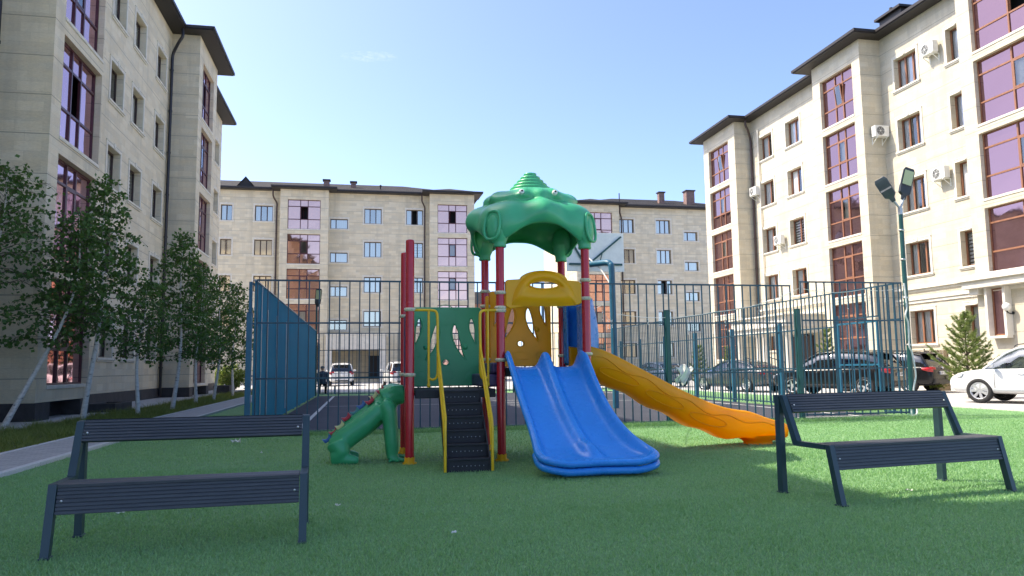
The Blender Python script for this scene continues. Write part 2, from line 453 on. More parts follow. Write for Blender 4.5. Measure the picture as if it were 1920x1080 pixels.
# ------------------------------------------------------------------ camera, light, sky
CAM_H = 1.2
def make_camera():
    p, th, ps = R(6.05), R(.667), R(11.28)
    s, c = math.sin, math.cos
    f0 = Vector((s(ps), c(ps), 0)); r0 = Vector((c(ps), -s(ps), 0)); u0 = Vector((0, 0, 1))
    fw = f0 * c(p) + u0 * s(p); up = u0 * c(p) - f0 * s(p)
    cx = r0 * c(th) - up * s(th); cy = r0 * s(th) + up * c(th)
    Mx = Matrix((cx, cy, -fw)).transposed().to_4x4(); Mx.translation = (0, 0, CAM_H)
    cd = bpy.data.cameras.new('camera'); cd.sensor_width = 36; cd.lens = 1410 / 1920 * 36; cd.clip_end = 2000; cd.clip_start = .05
    o = bpy.data.objects.new('camera', cd); COL.objects.link(o); o.matrix_world = Mx
    scene.camera = o
make_camera()
SUN = Vector((1, -.40, -1.36))
sd = bpy.data.lights.new('sun', 'SUN'); sd.energy = 2.0; sd.angle = R(.55); sd.color = (1, .955, .87)
so = bpy.data.objects.new('sun', sd); COL.objects.link(so); so.rotation_euler = SUN.to_track_quat('-Z', 'Y').to_euler(); so.location = (-20, 10, 40)
wd = bpy.data.worlds.new('World'); scene.world = wd; wd.use_nodes = True
wt = wd.node_tree; bg = wt.nodes['Background']; sk = wt.nodes.new('ShaderNodeTexSky')
sk.sky_type = 'NISHITA'; sk.sun_disc = False
sk.sun_elevation = math.atan2(-SUN.z, math.hypot(SUN.x, SUN.y)); sk.sun_rotation = math.atan2(-SUN.x, -SUN.y)
sk.altitude = 300; sk.air_density = .48; sk.dust_density = 2.0; sk.ozone_density = 6.0
wt.links.new(sk.outputs[0], bg.inputs[0]); bg.inputs[1].default_value = .15
vs = scene.view_settings; vs.view_transform = 'Standard'; vs.look = 'None'; vs.exposure = 1.88; vs.gamma = 1
vs.use_white_balance = True; vs.white_balance_temperature = 7350; vs.white_balance_tint = 10
scene.cycles.max_bounces = 8; scene.cycles.transparent_max_bounces = 16

# ------------------------------------------------------------------ ground
def sheet_obj(name, x0, x1, y0, y1, z, mat, kind='structure', n=1):
    mb = MB(); mb.quad((x0, y0, z), (x1, y0, z), (x1, y1, z), (x0, y1, z))
    return tag(mb.build(name, mat), kind=kind)
PATH_X0, PATH_X1 = -5.15, -4.2
TX1 = 15.75                 # turf ends at the kerb on the right
sheet_obj('ground', -600, 600, -600, 600, -.012, M['road'])
sheet_obj('turf', PATH_X1 + .1, TX1, -8, 40.5, -.004, M['turf'])
sheet_obj('court', -2.0, 12.0, 14.95, 36.0, .002, M['court'])
mbl = MB()
for a in ((-1.3, -1.2, 15.6, 35.4), (11.2, 11.3, 15.6, 35.4)): mbl.quad((a[0], a[2], .006), (a[1], a[2], .006), (a[1], a[3], .006), (a[0], a[3], .006))
for y in (15.6, 25.6, 35.3): mbl.quad((-1.2, y, .006), (11.2, y, .006), (11.2, y + .09, .006), (-1.2, y + .09, .006))
rg = [(5 + 1.8 * math.cos(i * math.pi / 24), 25.65 + 1.8 * math.sin(i * math.pi / 24)) for i in range(49)]
for (a, b), (c, d) in zip(rg, rg[1:]):
    k = 1.72 / 1.8
    q = lambda x, y: (5 + (x - 5) * k, 25.65 + (y - 25.65) * k, .010)
    mbl.quad((a, b, .010), (c, d, .010), q(c, d), q(a, b))
tag(mbl.build('court_lines', M['court_line']), kind='structure')
sheet_obj('path', PATH_X0, PATH_X1, -8, 62, .03, M['pavers'])
mk = MB()
yy = -8.0
while yy < 60:
    mk.box(PATH_X1, PATH_X1 + .10, yy, yy + .992, -.05, .05); mk.box(PATH_X0 - .06, PATH_X0, yy, yy + .992, -.05, .045); yy += 1.0
tag(mk.build('path_kerb', M['kerb'], bevel=.008), kind='structure')
mk = MB(); yy = -8.0
while yy < 42:
    mk.box(TX1, TX1 + .16, yy, yy + .992, -.05, .055); yy += 1.0
for i in range(22): mk.box(-4 + i, -3.008 + i, 40.5, 40.66, -.05, .055)
tag(mk.build('driveway_kerb', M['kerb'], bevel=.012), kind='structure')
sheet_obj('verge', -7.25, PATH_X0 - .06, -8, 60, -.006, M['earth'])
sheet_obj('apron', -9.4, -7.25, -8, 60, .004, M['concrete'])

def frustum_ok(x, y, m=1.12):
    d = .9807 * y + .1956 * x; l = .9807 * x - .1956 * y
    return abs(l) < d * .681 * m + .5

def blades(name, regions, mat, hmin, hmax, wd_, lean, kind='stuff', label=None, cat=None, fz=None):
    V = []
    for (x0, x1, y0, y1, dens, test) in regions:
        n = int((x1 - x0) * (y1 - y0) * dens)
        p = rng.random((n, 2)) * (x1 - x0, y1 - y0) + (x0, y0)
        d = .9807 * p[:, 1] + .1956 * p[:, 0]; l = np.abs(.9807 * p[:, 0] - .1956 * p[:, 1])
        k = l < d * .92 + 1.5
        if test is not None: k &= test(p)
        p = p[k]; n = len(p)
        a = rng.random(n) * 2 * np.pi; h = hmin + (hmax - hmin) * rng.random(n); w = wd_ * (.6 + .8 * rng.random(n))
        if fz is not None: h = h * fz(p)
        la = rng.random(n) * 2 * np.pi; ll = lean * h * (.3 + rng.random(n))
        t = np.stack([np.cos(a), np.sin(a)], 1) * w[:, None] * .5
        z = np.zeros((n, 1)) - .004
        v0 = np.concatenate([p - t, z], 1); v1 = np.concatenate([p + t, z], 1)
        tip = p + np.stack([np.cos(la), np.sin(la)], 1) * ll[:, None]
        v2 = np.concatenate([tip, h[:, None]], 1)
        V.append(np.stack([v0, v1, v2], 1).reshape(-1, 3))
    o = soup(name, np.concatenate(V), 3, mat)
    tag(o, label, cat, kind=kind); return o
notcourt = lambda p: ~((p[:, 1] > 14.9) & (p[:, 0] < 12.05) & (p[:, 0] > -2.05))
blades('turf_pile', [(PATH_X1 + .1, 9, 2.6, 6.5, 4200, None), (PATH_X1 + .1, 12, 6.5, 10, 2400, None), (PATH_X1 + .1, TX1, 10, 15, 1100, None),
                     (-4.1, TX1, 15, 22, 350, notcourt)], M['blade'], .014, .036, .0085, .9, fz=lambda p: .8 + .5 * np.sin(p[:, 0] * 2.3 + np.sin(p[:, 1] * 1.7)) * np.sin(p[:, 1] * 2.9) * .5 + .0 * p[:, 0])
# the loose turf edge folded up along the foot of the near fence
blades('turf_edge', [(-2.2, 12.4, 14.50, 14.85, 4200, None)], M['blade'], .03, .10, .010, .8)
blades('weed_grass', [(-7.2, PATH_X0 - .05, 7.5, 24, 900, None), (-7.2, PATH_X0 - .05, 24, 42, 330, None)], M['weed'], .04, .17, .012, .9,
       fz=lambda p: .55 + .75 * (np.sin(p[:, 0] * 5.1 + p[:, 1] * 1.3) * np.sin(p[:, 1] * 2.2 + p[:, 0]) > .05))

# one small wisp of cloud high over the courtyard
cloud_bank = MB()
for x, y, z, a, b, c in ((0, 0, 0, 17, 9, 3.2), (13, 2, 2.2, 12, 8, 2.2), (-12, -2, -1.5, 9, 7, 2.), (4, 1, 1.6, 9, 6, 2.4)): cloud_bank.ellipsoid((x, y, z), (a, b, c), 24, 12)
cloud_bank = tag(cloud_bank.build('cloud', M['cloud']), kind='structure'); cloud_bank.location = (1.5, 590, 250)
# ------------------------------------------------------------------ buildings
WIN = {}
def sash_window(kind, w, h, variant, fmat, gmat, trim=True, cm='curtain'):
    """window unit: x 0..w, z 0..h, y inward; frame > pane, curtain, surround"""
    key = (kind, round(w, 2), round(h, 2), variant, fmat, gmat, trim)
    if key in WIN: return copy_tree(WIN[key])
    D = .27
    f = MB(); b = .065
    cols = {'three': [0, .33, .67, 1], 'two': [0, .5, 1], 'slim': [0, 1], 'wide': [0, .32, 1]}[kind]
    y0, y1 = D - .035, D + .035
    f.box(0, w, y0, y1, 0, b); f.box(0, w, y0, y1, h - b, h)
    xs = [c * w for c in cols]
    for i, x in enumerate(xs):
        if i == 0: f.box(0, b, y0, y1, b, h - b)
        elif i == len(xs) - 1: f.box(w - b, w, y0, y1, b, h - b)
        else: f.box(x - .045, x + .045, y0 - .004, y1 + .004, b, h - b)
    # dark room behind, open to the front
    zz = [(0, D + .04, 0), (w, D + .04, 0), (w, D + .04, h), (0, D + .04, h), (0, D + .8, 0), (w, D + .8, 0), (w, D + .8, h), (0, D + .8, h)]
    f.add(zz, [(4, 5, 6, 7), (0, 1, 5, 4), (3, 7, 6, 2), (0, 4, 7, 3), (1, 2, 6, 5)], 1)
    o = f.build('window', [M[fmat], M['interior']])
    g = MB()
    op = None
    for i in range(len(xs) - 1):
        if variant == 'open' and i == (1 if len(xs) > 3 else 0): continue
        g.quad((xs[i] + .03, D, .03), (xs[i + 1] - .03, D, .03), (xs[i + 1] - .03, D, h - .03), (xs[i] + .03, D, h - .03))
    g.build('pane', M[gmat], o)
    if variant != 'bare':
        c = MB(); n = 22
        def drape(xa, xb, mat):
            P = []
            for i in range(n + 1):
                x = xa + (xb - xa) * i / n
                P.append((x, D + .085 + .022 * math.sin(i * 2.1) + .01 * math.sin(i * 5.3)))
            vs = [(x, y, .04) for x, y in P] + [(x, y, h - .04) for x, y in P]
            c.add(vs, [(i, i + 1, n + 2 + i, n + 1 + i) for i in range(n)], mat, True)
        if variant in ('full',): drape(.05, w - .05, 0)
        elif variant == 'left': drape(.05, w * .42, 0)
        elif variant == 'blind':
            for i in range(9):
                c.quad((.05, D + .1, .05 + i * (h - .1) / 9), (w - .05, D + .1, .05 + i * (h - .1) / 9), (w - .05, D + .12, .02 + (i + .8) * (h - .1) / 9), (.05, D + .12, .02 + (i + .8) * (h - .1) / 9))
        else:
            drape(.05, w * .36, 0); drape(w * .64, w - .05, 0)
        c.build('curtain', M[cm], o)
    if trim:
        t = MB(); e = .13
        t.box(-e, -.002, -.035, .02, -.02, h + e); t.box(w + .002, w + e, -.035, .02, -.02, h + e); t.box(-.002, w + .002, -.035, .02, h + .002, h + e)
        t.box(-e - .03, w + e + .03, -.05, .02, h + e, h + e + .04)
        t.box(-e - .06, w + e + .06, -.09, .26, -.10, -.02); t.box(-e - .02, w + e + .02, -.05, .02, -.16, -.10)
        t.box(w / 2 - .07, w / 2 + .07, -.06, .02, h + .03, h + e + .09)
        t.build('surround', M['trim'], o, bevel=.006, seg=1)
    WIN[key] = o
    return o

def bay_window(w, h, variant, fmat, tmat):
    key = ('bay', round(w, 2), round(h, 2), variant, fmat, tmat)
    if key in WIN: return copy_tree(WIN[key])
    D = .22; b = .055; f = MB()
    xs = [0, w * .385, w * .615, w]; zs = [0, h * .34, h * .775, h]
    y0, y1 = D - .04, D + .03
    f.box(0, w, y0, y1, 0, b); f.box(0, w, y0, y1, h - b, h); f.box(0, b, y0, y1, b, h - b); f.box(w - b, w, y0, y1, b, h - b)
    for x in xs[1:3]: f.box(x - .035, x + .035, y0 - .003, y1 + .003, b, h - b)
    for z in zs[1:3]: f.box(b, w - b, y0 + .002, y1 - .002, z - .035, z + .035)
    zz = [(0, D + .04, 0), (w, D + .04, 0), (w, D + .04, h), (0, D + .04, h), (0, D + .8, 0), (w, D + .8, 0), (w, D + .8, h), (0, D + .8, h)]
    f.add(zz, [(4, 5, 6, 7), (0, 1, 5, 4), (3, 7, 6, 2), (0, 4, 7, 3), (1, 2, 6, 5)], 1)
    o = f.build('bay_window', [M[fmat], M['interior']])
    g = MB()
    for i in range(3):
        for j in range(3):
            if i == 1 and j == 1: continue
            k = .004 * ((i * 7 + j * 3) % 5 - 2)      # panes are never perfectly in one plane
            g.quad((xs[i] + .02, D + k, zs[j] + .02), (xs[i + 1] - .02, D - k, zs[j] + .02), (xs[i + 1] - .02, D - k * .5, zs[j + 1] - .02), (xs[i] + .02, D + k * .5, zs[j + 1] - .02))
    g.build('tinted_pane', M[tmat], o)
    s = MB(); x0, x1, z0, z1 = xs[1] + .035, xs[2] - .035, zs[1] + .035, zs[2] - .035
    th = 0.0 if variant != 'tilt' else R(7)
    Mx = Matrix.Translation((0, D - .02, z0)) @ Matrix.Rotation(th, 4, 'X')
    hh = z1 - z0
    if variant == 'ajar':
        Mx = Matrix.Translation((x0, D + .02, z0)) @ Matrix.Rotation(R(70), 4, 'Z') @ Matrix.Translation((-x0, 0, 0))
    for a in ((x0, x0 + .05, 0, hh), (x1 - .05, x1, 0, hh)): s.box(a[0], a[1], -.025, .025, a[2], a[3], 0, Mx)
    s.box(x0 + .05, x1 - .05, -.025, .025, 0, .05, 0, Mx); s.box(x0 + .05, x1 - .05, -.025, .025, hh - .05, hh, 0, Mx)
    so_ = s.build('sash', M[fmat], o)
    if variant != 'ajar':
        q = MB(); q.add([(x0 + .05, 0, .05), (x1 - .05, 0, .05), (x1 - .05, 0, hh - .05), (x0 + .05, 0, hh - .05)], [(0, 1, 2, 3)], 0, False, Mx)
        q.build('pane', M[tmat if variant == 'same' else 'glass'], so_)
    if variant == 'shut':
        c = MB(); n = 14
        P = [(x0 + (x1 - x0) * i / n, D + .12 + .02 * math.sin(i * 2.)) for i in range(n + 1)]
        c.add([(x, y, z0) for x, y in P] + [(x, y, z1) for x, y in P], [(i, i + 1, n + 2 + i, n + 1 + i) for i in range(n)], 0, True)
        c.build('curtain', M['curtain_beige'], so_)
    q = MB(); q.box(-.02, w + .02, -.03, .1, -.1, -.002); q.build('sill', M['trim'], o, bevel=.006, seg=1)
    WIN[key] = o
    return o

def put(o, parent, s, d, z):
    o.parent = parent; o.location = (s, d, z)
    return o

def wall_panel(mb, s0, s1, z0, z1, d, holes, rd=.30):
    ss = sorted({s0, s1, *[h[0] for h in holes], *[h[1] for h in holes]}); zs = sorted({z0, z1, *[h[2] for h in holes], *[h[3] for h in holes]})
    for a, b in zip(ss, ss[1:]):
        run = None
        for c, e in zip(zs, zs[1:]):
            cs, cz = (a + b) / 2, (c + e) / 2
            if any(h[0] < cs < h[1] and h[2] < cz < h[3] for h in holes): continue
            mb.quad((a, d, c), (b, d, c), (b, d, e), (a, d, e))
    for h in holes:
        a, b, c, e = h[:4]; r = h[4] if len(h) > 4 else rd
        mb.quad((a, d, c), (a, d, e), (a, d + r, e), (a, d + r, c)); mb.quad((b, d, c), (b, d + r, c), (b, d + r, e), (b, d, e))
        mb.quad((a, d, e), (b, d, e), (b, d + r, e), (a, d + r, e)); mb.quad((a, d, c), (a, d + r, c), (b, d + r, c), (b, d, c))

def building(root, segs, smat, eave, back=13., zb=0., roof_rise=2.3, over=.72):
    """segs: dicts s0,s1,d,wins=[(maker,args,s,z,w,h)], holes; wall, plinth, eaves and roof become parts of root"""
    w = MB(); 
    for g in segs:
        holes = list(g.get('holes', []))
        for (fn, s, z, ww, hh) in g.get('wins', []): holes.append((s, s + ww, z, z + hh, .30 if fn[0] != 'bay' else .26))
        wall_panel(w, g['s0'], g['s1'], g.get('zb', zb), eave, g['d'], holes)
        for (fn, s, z, ww, hh) in g.get('wins', []):
            if fn[0] == 'bay': o = bay_window(ww, hh, *fn[1:])
            else: o = sash_window(fn[0], ww, hh, *fn[1:])
            put(o, root, s, g['d'], z)
    for a, b in zip(segs, segs[1:]):
        s = a['s1']; d0, d1 = a['d'], b['d']; z0 = min(a.get('zb', zb), b.get('zb', zb))
        if d0 < d1: w.quad((s, d0, z0), (s, d1, z0), (s, d1, eave), (s, d0, eave))
        elif d1 < d0: w.quad((s, d1, z0), (s, d1, eave), (s, d0, eave), (s, d0, z0))
    a, b = segs[0], segs[-1]
    w.quad((a['s0'], a['d'], zb), (a['s0'], a['d'], eave), (a['s0'], back, eave), (a['s0'], back, zb))
    w.quad((b['s1'], b['d'], zb), (b['s1'], back, zb), (b['s1'], back, eave), (b['s1'], b['d'], eave))
    w.quad((a['s0'], back, zb), (a['s0'], back, eave), (b['s1'], back, eave), (b['s1'], back, zb))
    for g in segs:
        if g.get('zb', zb) > zb + .05:      # underside of a bay that stands clear of the ground
            w.quad((g['s0'], g['d'], g['zb']), (g['s0'], g['d'] + 1.3, g['zb']), (g['s1'], g['d'] + 1.3, g['zb']), (g['s1'], g['d'], g['zb']))
    w.build('wall', M[smat], root)
    # eaves: a boxed soffit with a fascia, one slab per segment
    e = MB(); r = MB()
    dm = max(g['d'] for g in segs)
    for i, g in enumerate(segs):
        prot = g['d'] < dm - .2
        s0 = g['s0'] - (over if prot or i == 0 else 0); s1 = g['s1'] + (over if prot or i == len(segs) - 1 else 0)
        if not prot:
            if i > 0: s0 += over
            if i < len(segs) - 1: s1 -= over
        d1 = dm + 1.
        z = eave + (.004 if prot else 0)
        e.box(s0, s1, g['d'] - over, d1, z, z + .13)
        e.box(s0 - .06, s1 + .06, g['d'] - over - .07, g['d'] - over + .02, z + .05, z + .19)      # gutter
        if prot:
            e.box(s0 - .06, s0 + .02, g['d'] - over, dm - over, z + .05, z + .19); e.box(s1 - .02, s1 + .06, g['d'] - over, dm - over, z + .05, z + .19)
    e.build('eave', M['soffit'], root)
    s0, s1 = segs[0]['s0'] - over, segs[-1]['s1'] + over; d0, d1 = dm - over, back + over; z = eave + .15
    run = (d1 - d0) / 2; zr = z + roof_rise
    A = [(s0, d0, z), (s1, d0, z), (s1, d1, z), (s0, d1, z), (s0 + run, d0 + run, zr), (s1 - run, d0 + run, zr)]
    r.add(A, [(0, 1, 5, 4), (1, 2, 5), (2, 3, 4, 5), (3, 0, 4)])
    k = roof_rise / run
    for g in segs:
        if g['d'] < dm - .2:
            a, b = g['s0'] - over, g['s1'] + over; m = (a + b) / 2; hw = (b - a) / 2; f = g['d'] - over; zz = z + .004
            pk = zz + hw * k
            r.add([(a, f, zz), (b, f, zz), (m, f + hw, pk), (m, dm - over + hw, pk - .01), (b, dm - over, zz), (a, dm - over, zz)],
                  [(0, 1, 2), (1, 4, 3, 2), (0, 2, 3, 5)])
    r.build('roof', M['roof'], root)

def downpipe(root, s, d, ztop, mat='pipe', dout=.62, rr=.075, side=1):
    m = MB(); P = [(s, d - dout, ztop + .02), (s, d - dout, ztop - .35), (s + .04 * side, d - dout * .75, ztop - .62), (s + .3 * side, d - .16, ztop - 1.1), (s + .3 * side, d - .12, ztop - 1.5), (s + .3 * side, d - .12, .1)]
    m.tube(catmull(P[:5], 4) + [Vector(P[5])], rr, 10)
    z = ztop - 2.
    while z > .5:
        m.lathe([(rr + .018, z), (rr + .018, z + .07)], 10, Matrix.Translation((s + .3 * side, d - .12, 0))); z -= 2.05
    m.build('downpipe', M[mat], root)

VAR = ['pair', 'full', 'pair', 'pair', 'full', 'open', 'full', 'left', 'full', 'blind', 'full']
def pick(i): return VAR[(i * 4 + 3) % len(VAR)]

# --- left building (in shade) ------------------------------------------------
bl = thing('apartment_building', 'pale limestone apartment block in shade behind the birch trees, black downpipe at its inner corner', 'building', (-8, 0, 0), R(90), 'apartment blocks round the courtyard')
def sash(kind, var, f='frame_brown', g='glass', t=True): return (kind, var, f, g, t)
segs = []
mw = []
k = 0
for c, (s, ww) in enumerate(((29.4, 1.5), (32.1, 1.55), (35.5, 1.55))):
    for r_, z in enumerate((14.55, 11.32, 8.09, 4.86, 1.75)):
        mw.append((sash('two', pick(k)), s, z, ww, 1.5)); k += 1
def bayrow(s, ww, pitch, top, h, n, f, tm, seq):
    return [(('bay', seq[i % len(seq)], f, tm), s, top - i * pitch - h, ww, h) for i in range(n)]
nb = bayrow(21.55, 3.0, 3.32, 17.0, 2.84, 5, 'frame_burgundy', 'tint', ['ajar', 'shut', 'ajar', 'same', 'shut'])
fb = bayrow(38.9, 2.75, 3.32, 16.72, 2.84, 5, 'frame_burgundy', 'tint', ['ajar', 'shut', 'same', 'ajar', 'shut'])
tw = []
for z in (14.4, 11.2, 7.9, 4.7, 1.7): tw.append((sash('two', pick(k)), 49.2, z, 1.5, 1.5)); tw.append((sash('two', pick(k + 1)), 45.2, z, 1.5, 1.5)); k += 2
segs = [dict(s0=1.5, s1=10.2, d=-2.1), dict(s0=10.2, s1=20.9, d=1.3), dict(s0=20.9, s1=24.65, d=0, wins=nb, zb=.46),  # first segment: unseen wing, added to cast the shadow on the near turf
        dict(s0=24.65, s1=38.05, d=1.3, wins=mw), dict(s0=38.05, s1=42.5, d=0, wins=fb, zb=.46), dict(s0=42.5, s1=51.5, d=1.3, wins=tw)]
building(bl, segs, 'stone_left', 17.75)
m = MB()
m.box(10.3, 51.4, 1.26, 1.36, 0, .45); m.box(20.86, 21.75, -.03, 1.3, 0, .455); m.box(23.95, 24.69, -.03, 1.3, 0, .455); m.box(38., 38.7, -.03, 1.3, 0, .455); m.box(41.9, 42.54, -.03, 1.3, 0, .455)
m.build('plinth', M['plinth'], bl)
for a, b in ((21.75, 23.95), (38.7, 41.9)):
    m = MB(); m.box(a, b, .5, .6, 0, .45); m.build('void_shade_board', M['interior'], bl)  # near-black board stands for the shade in the void under the bay
downpipe(bl, 37.35, 1.3, 17.7, 'pipe_dark')
downpipe(bl, 20.2, 1.3, 17.7, 'pipe_dark')
# --- right building (sunlit) -------------------------------------------------
br_ = thing('apartment_building', 'bright sunlit limestone apartment block with purple mirrored bay windows and a columned entrance', 'building', (25, 0, 0), R(-90), 'apartment blocks round the courtyard')
def rs(y0, y1): return -y1, -y0
fo = 'frame_orange'
def Rbay(y0, y1, wy0, wy1, n, seq): 
    s0, s1 = -y1, -y0
    return dict(s0=s0, s1=s1, d=0, wins=bayrow(-wy1, wy1 - wy0, 3.13, 16.87, 2.74, n, fo, 'tint_right', seq))
k = 0
def Rmain(y0, y1, cols, ground=True):
    global k
    ws = []
    for (a, b, kind) in cols:
        for i in range(5):
            z = 14.83 - 3.13 * i
            if i == 4: z = 2.12
            ws.append((sash(kind, pick(k), fo, 'glass', True), -b, z, b - a, 1.58)); k += 1
    return dict(s0=-y1, s1=-y0, d=1.2, wins=ws)
segs = [Rbay(46.45, 51.2, 47.4, 50.4, 5, ['tilt', 'shut', 'shut', 'same', 'shut']),
        Rmain(37.25, 46.45, [(43.72, 45.32, 'two'), (40.55, 42.1, 'two')]),
        Rbay(33.1, 37.25, 33.75, 36.55, 5, ['tilt', 'shut', 'shut', 'same', 'same']),
        Rmain(26.7, 33.1, [(30.55, 32.1, 'three'), (27.35, 28.65, 'two')]),
        Rbay(20.2, 26.7, 21.6, 26.0, 4, ['ajar', 'shut', 'shut', 'shut']), Rmain(8, 20.2, [(17, 18.5, 'two'), (13.5, 15, 'two')])]
building(br_, segs, 'stone_right', 17.9)
downpipe(br_, -45.9, 1.2, 17.85, 'pipe', side=-1)
m = MB(); m.tube([(-45.3, 1.1, 17.0), (-45.3, 1.1, 1.)], .05, 8); m.build('wall_duct', M['trim'], br_)
# moulded band over the ground floor
m = MB()
def band(s0, s1, d):
    m.box(s0, s1, d - .06, d + .05, 4.05, 4.2); m.box(s0 - .002, s1 + .002, d - .12, d + .05, 4.2, 4.32); m.box(s0, s1, d - .05, d + .05, 4.6, 4.72); m.box(s0 - .003, s1 + .003, d - .16, d + .05, 4.72, 4.84)
band(-33.1, -26.72, 1.2); band(-26.7, -20.2, 0); band(-46.4, -37.3, 1.2)
m.build('cornice', M['trim'], br_, bevel=.01, seg=1)
m = MB()
# canopy ledge of the near bay and its ground floor glazing
m.box(-26.9, -20.1, -.55, -.07, 4.20, 4.5); m.box(-27.0, -20.0, -.68, -.062, 4.5, 4.66); m.box(-26.75, -26.3, -.35, -.07, 3.95, 4.2)
m.build('ledge', M['trim'], br_, bevel=.012, seg=1)
o = sash_window('slim', .75, 1.9, 'bare', fo, 'tint_right', False); put(o, br_, -25.9, -.30, 2.25)
m = MB(); m.box(-26.0, -25.05, -.325, -.04, 2.14, 2.24); m.box(-26.02, -25.9, -.32, -.002, 2.24, 4.19); m.box(-25.15, -25.03, -.32, -.002, 2.24, 4.19); m.build('glazing_frame', M['trim'], br_, bevel=.005, seg=1)
m = MB(); m.box(-51.1, -26.75, 1.15, 1.24, 0, .6); m.box(-51.2, -46.4, -.04, 1.15, 0, .6); m.box(-37.3, -33.05, -.04, 1.15, 0, .6); m.box(-26.75, -20.15, -.04, 1.2, 0, .5); m.build('plinth', M['trim'], br_)
# entrance portico between the two far bays
m = MB()
m.box(-44.4, -38.1, -1.9, 1.15, 3.02, 3.32); m.box(-44.55, -37.95, -2.05, 1.15, 3.32, 3.44); m.box(-44.4, -38.1, -1.9, 1.15, 3.44, 3.95); m.box(-44.6, -37.9, -2.1, 1.15, 3.95, 4.03)
m.build('portico_roof', M['trim'], br_, bevel=.015, seg=1)
for s in (-44.0, -41.6, -40.9, -38.5):
    m = MB(); m.lathe([(.26, .0), (.26, .18), (.2, .24), (.19, 1.6), (.165, 2.8), (.21, 2.88), (.25, 2.94), (.25, 3.02)], 18, Matrix.Translation((s, -1.55, 0)))
    m.build('column', M['trim'], br_)
m = MB(); m.box(-42.3, -40.2, 1.08, 1.19, .65, 2.9); m.box(-41.3, -41.2, 1.05, 1.12, .65, 2.9); m.build('entrance_door', M['frame_brown'], br_)
m = MB(); m.box(-44.4, -38.1, -1.9, 1.15, 0, .28); m.box(-44.2, -38.3, -2.2, -1.9, 0, .14); m.build('entrance_step', M['kerb'], br_, bevel=.01)
# roof hatch seen over the mid bay
m = MB(); m.box(-33.2, -31.6, 1.4, 2.6, 18.0, 19.0); m.box(-33.35, -31.45, 1.2, 2.8, 19.0, 19.12); m.tube([(-32.9, 1.9, 19.1), (-32.9, 1.9, 19.65)], .09, 8); m.build('roof_hatch', M['soffit'], br_)

# --- back building, left half ------------------------------------------------
bb = thing('apartment_building', 'beige apartment block behind the red playground posts, small triangular dormer on its roof', 'building', (0, 71, 0), 0, 'apartment blocks round the courtyard')
fb_ = 'frame_burgundy'
def Bcol(s, ww, kind, tops, h):
    global k
    out = []
    for z in tops:
        out.append((sash(kind, pick(k), 'frame_brown', 'glass_back', True), s, z - h, ww, h)); k += 1
    return out
T = (16.5, 13.28, 9.9, 6.68); TS = (15.42, 12.2, 8.98, 5.82)
segs = [dict(s0=-26, s1=-7.55, d=1.0, wins=Bcol(-9.9, 1.6, 'three', T, 1.47) + Bcol(-12.9, 1.0, 'two', T, 1.47) + Bcol(-17, 1.6, 'three', T, 1.47)),
        dict(s0=-7.55, s1=-3.2, d=0, wins=bayrow(-6.88, 2.95, 3.24, 16.95, 2.77, 5, fb_, 'tint_pink', ['ajar', 'tilt', 'same', 'shut', 'same'])),
        dict(s0=-3.2, s1=6.23, d=1.0, wins=Bcol(-3.07, 1.62, 'wide', TS, .95) + Bcol(.08, 1.62, 'three', T, 1.47) + Bcol(4.05, 1.6, 'three', T, 1.47),
             holes=[(-2.9, 1.9, .3, 3.0, 2.4)]),
        dict(s0=6.23, s1=10.52, d=0, wins=bayrow(6.97, 2.86, 3.24, 16.91, 2.75, 5, fb_, 'tint_pink', ['ajar', 'shut', 'shut', 'same', 'tilt']))]
building(bb, segs, 'stone_back', 17.9, back=14)
downpipe(bb, -8.25, 1., 17.85, 'pipe', side=1); downpipe(bb, 5.5, 1., 17.85, 'pipe', side=1)
m = MB(); m.box(-3.25, 2.15, -.9, .98, 3.02, 4.3); m.box(-3.3, 2.2, -.95, .98, 4.3, 4.48, 0)
m.build('portico_roof', M['trim'], bb, bevel=.02, seg=1)
for s in (-3.0, 1.85):
    m = MB(); m.box(s - .3, s + .3, -.8, -.3, 0, 3.02); m.build('column', M['trim'], bb, bevel=.02, seg=1)
m = MB(); m.quad((-2.9, 3.38, .3), (1.9, 3.38, .3), (1.9, 3.38, 3.), (-2.9, 3.38, 3.)); m.build('porch_wall', M['stone_back'], bb)
m = MB(); m.box(.6, 1.8, 3.2, 3.3, .3, 2.5); m.build('entrance_door', M['soffit'], bb)
m = MB()
m.add([(-11.6, 1.2, 18.2), (-10.0, 1.2, 18.2), (-10.8, 1.2, 19.15), (-10.8, 4.6, 19.15), (-11.7, 3.2, 18.8), (-9.9, 3.2, 18.8)], [(0, 1, 2)], 1)
m.add([(-11.75, 1.1, 18.12), (-10.8, 1.1, 19.25), (-10.8, 4.6, 19.25), (-11.75, 3.2, 18.2)], [(0, 1, 2, 3)], 0); m.add([(-9.85, 1.1, 18.12), (-9.85, 3.2, 18.2), (-10.8, 4.6, 19.25), (-10.8, 1.1, 19.25)], [(0, 1, 2, 3)], 0)
m.build('dormer', [M['roof'], M['interior']], bb)
def chimney(root, s, d, w, z0, z1):
    m = MB(); m.box(s - w / 2, s + w / 2, d, d + w * .9, z0, z1 - .12, 0); m.box(s - w / 2 - .1, s + w / 2 + .1, d - .1, d + w * .9 + .1, z1 - .12, z1, 1)
    m.build('chimney', [M['brick'], M['soffit']], root)
chimney(bb, -3.55, 2.6, .55, 18.3, 19.6); chimney(bb, -1.0, 3.4, .5, 18.3, 19.7)
m = MB(); m.tube([(1.6, 2.5, 18.3), (1.6, 2.5, 19.05)], .07, 8); m.lathe([(.13, 19.05), (.13, 19.15), (.03, 19.22)], 10, Matrix.Translation((1.6, 2.5, 0))); m.build('vent_pipe', M['soffit'], bb)

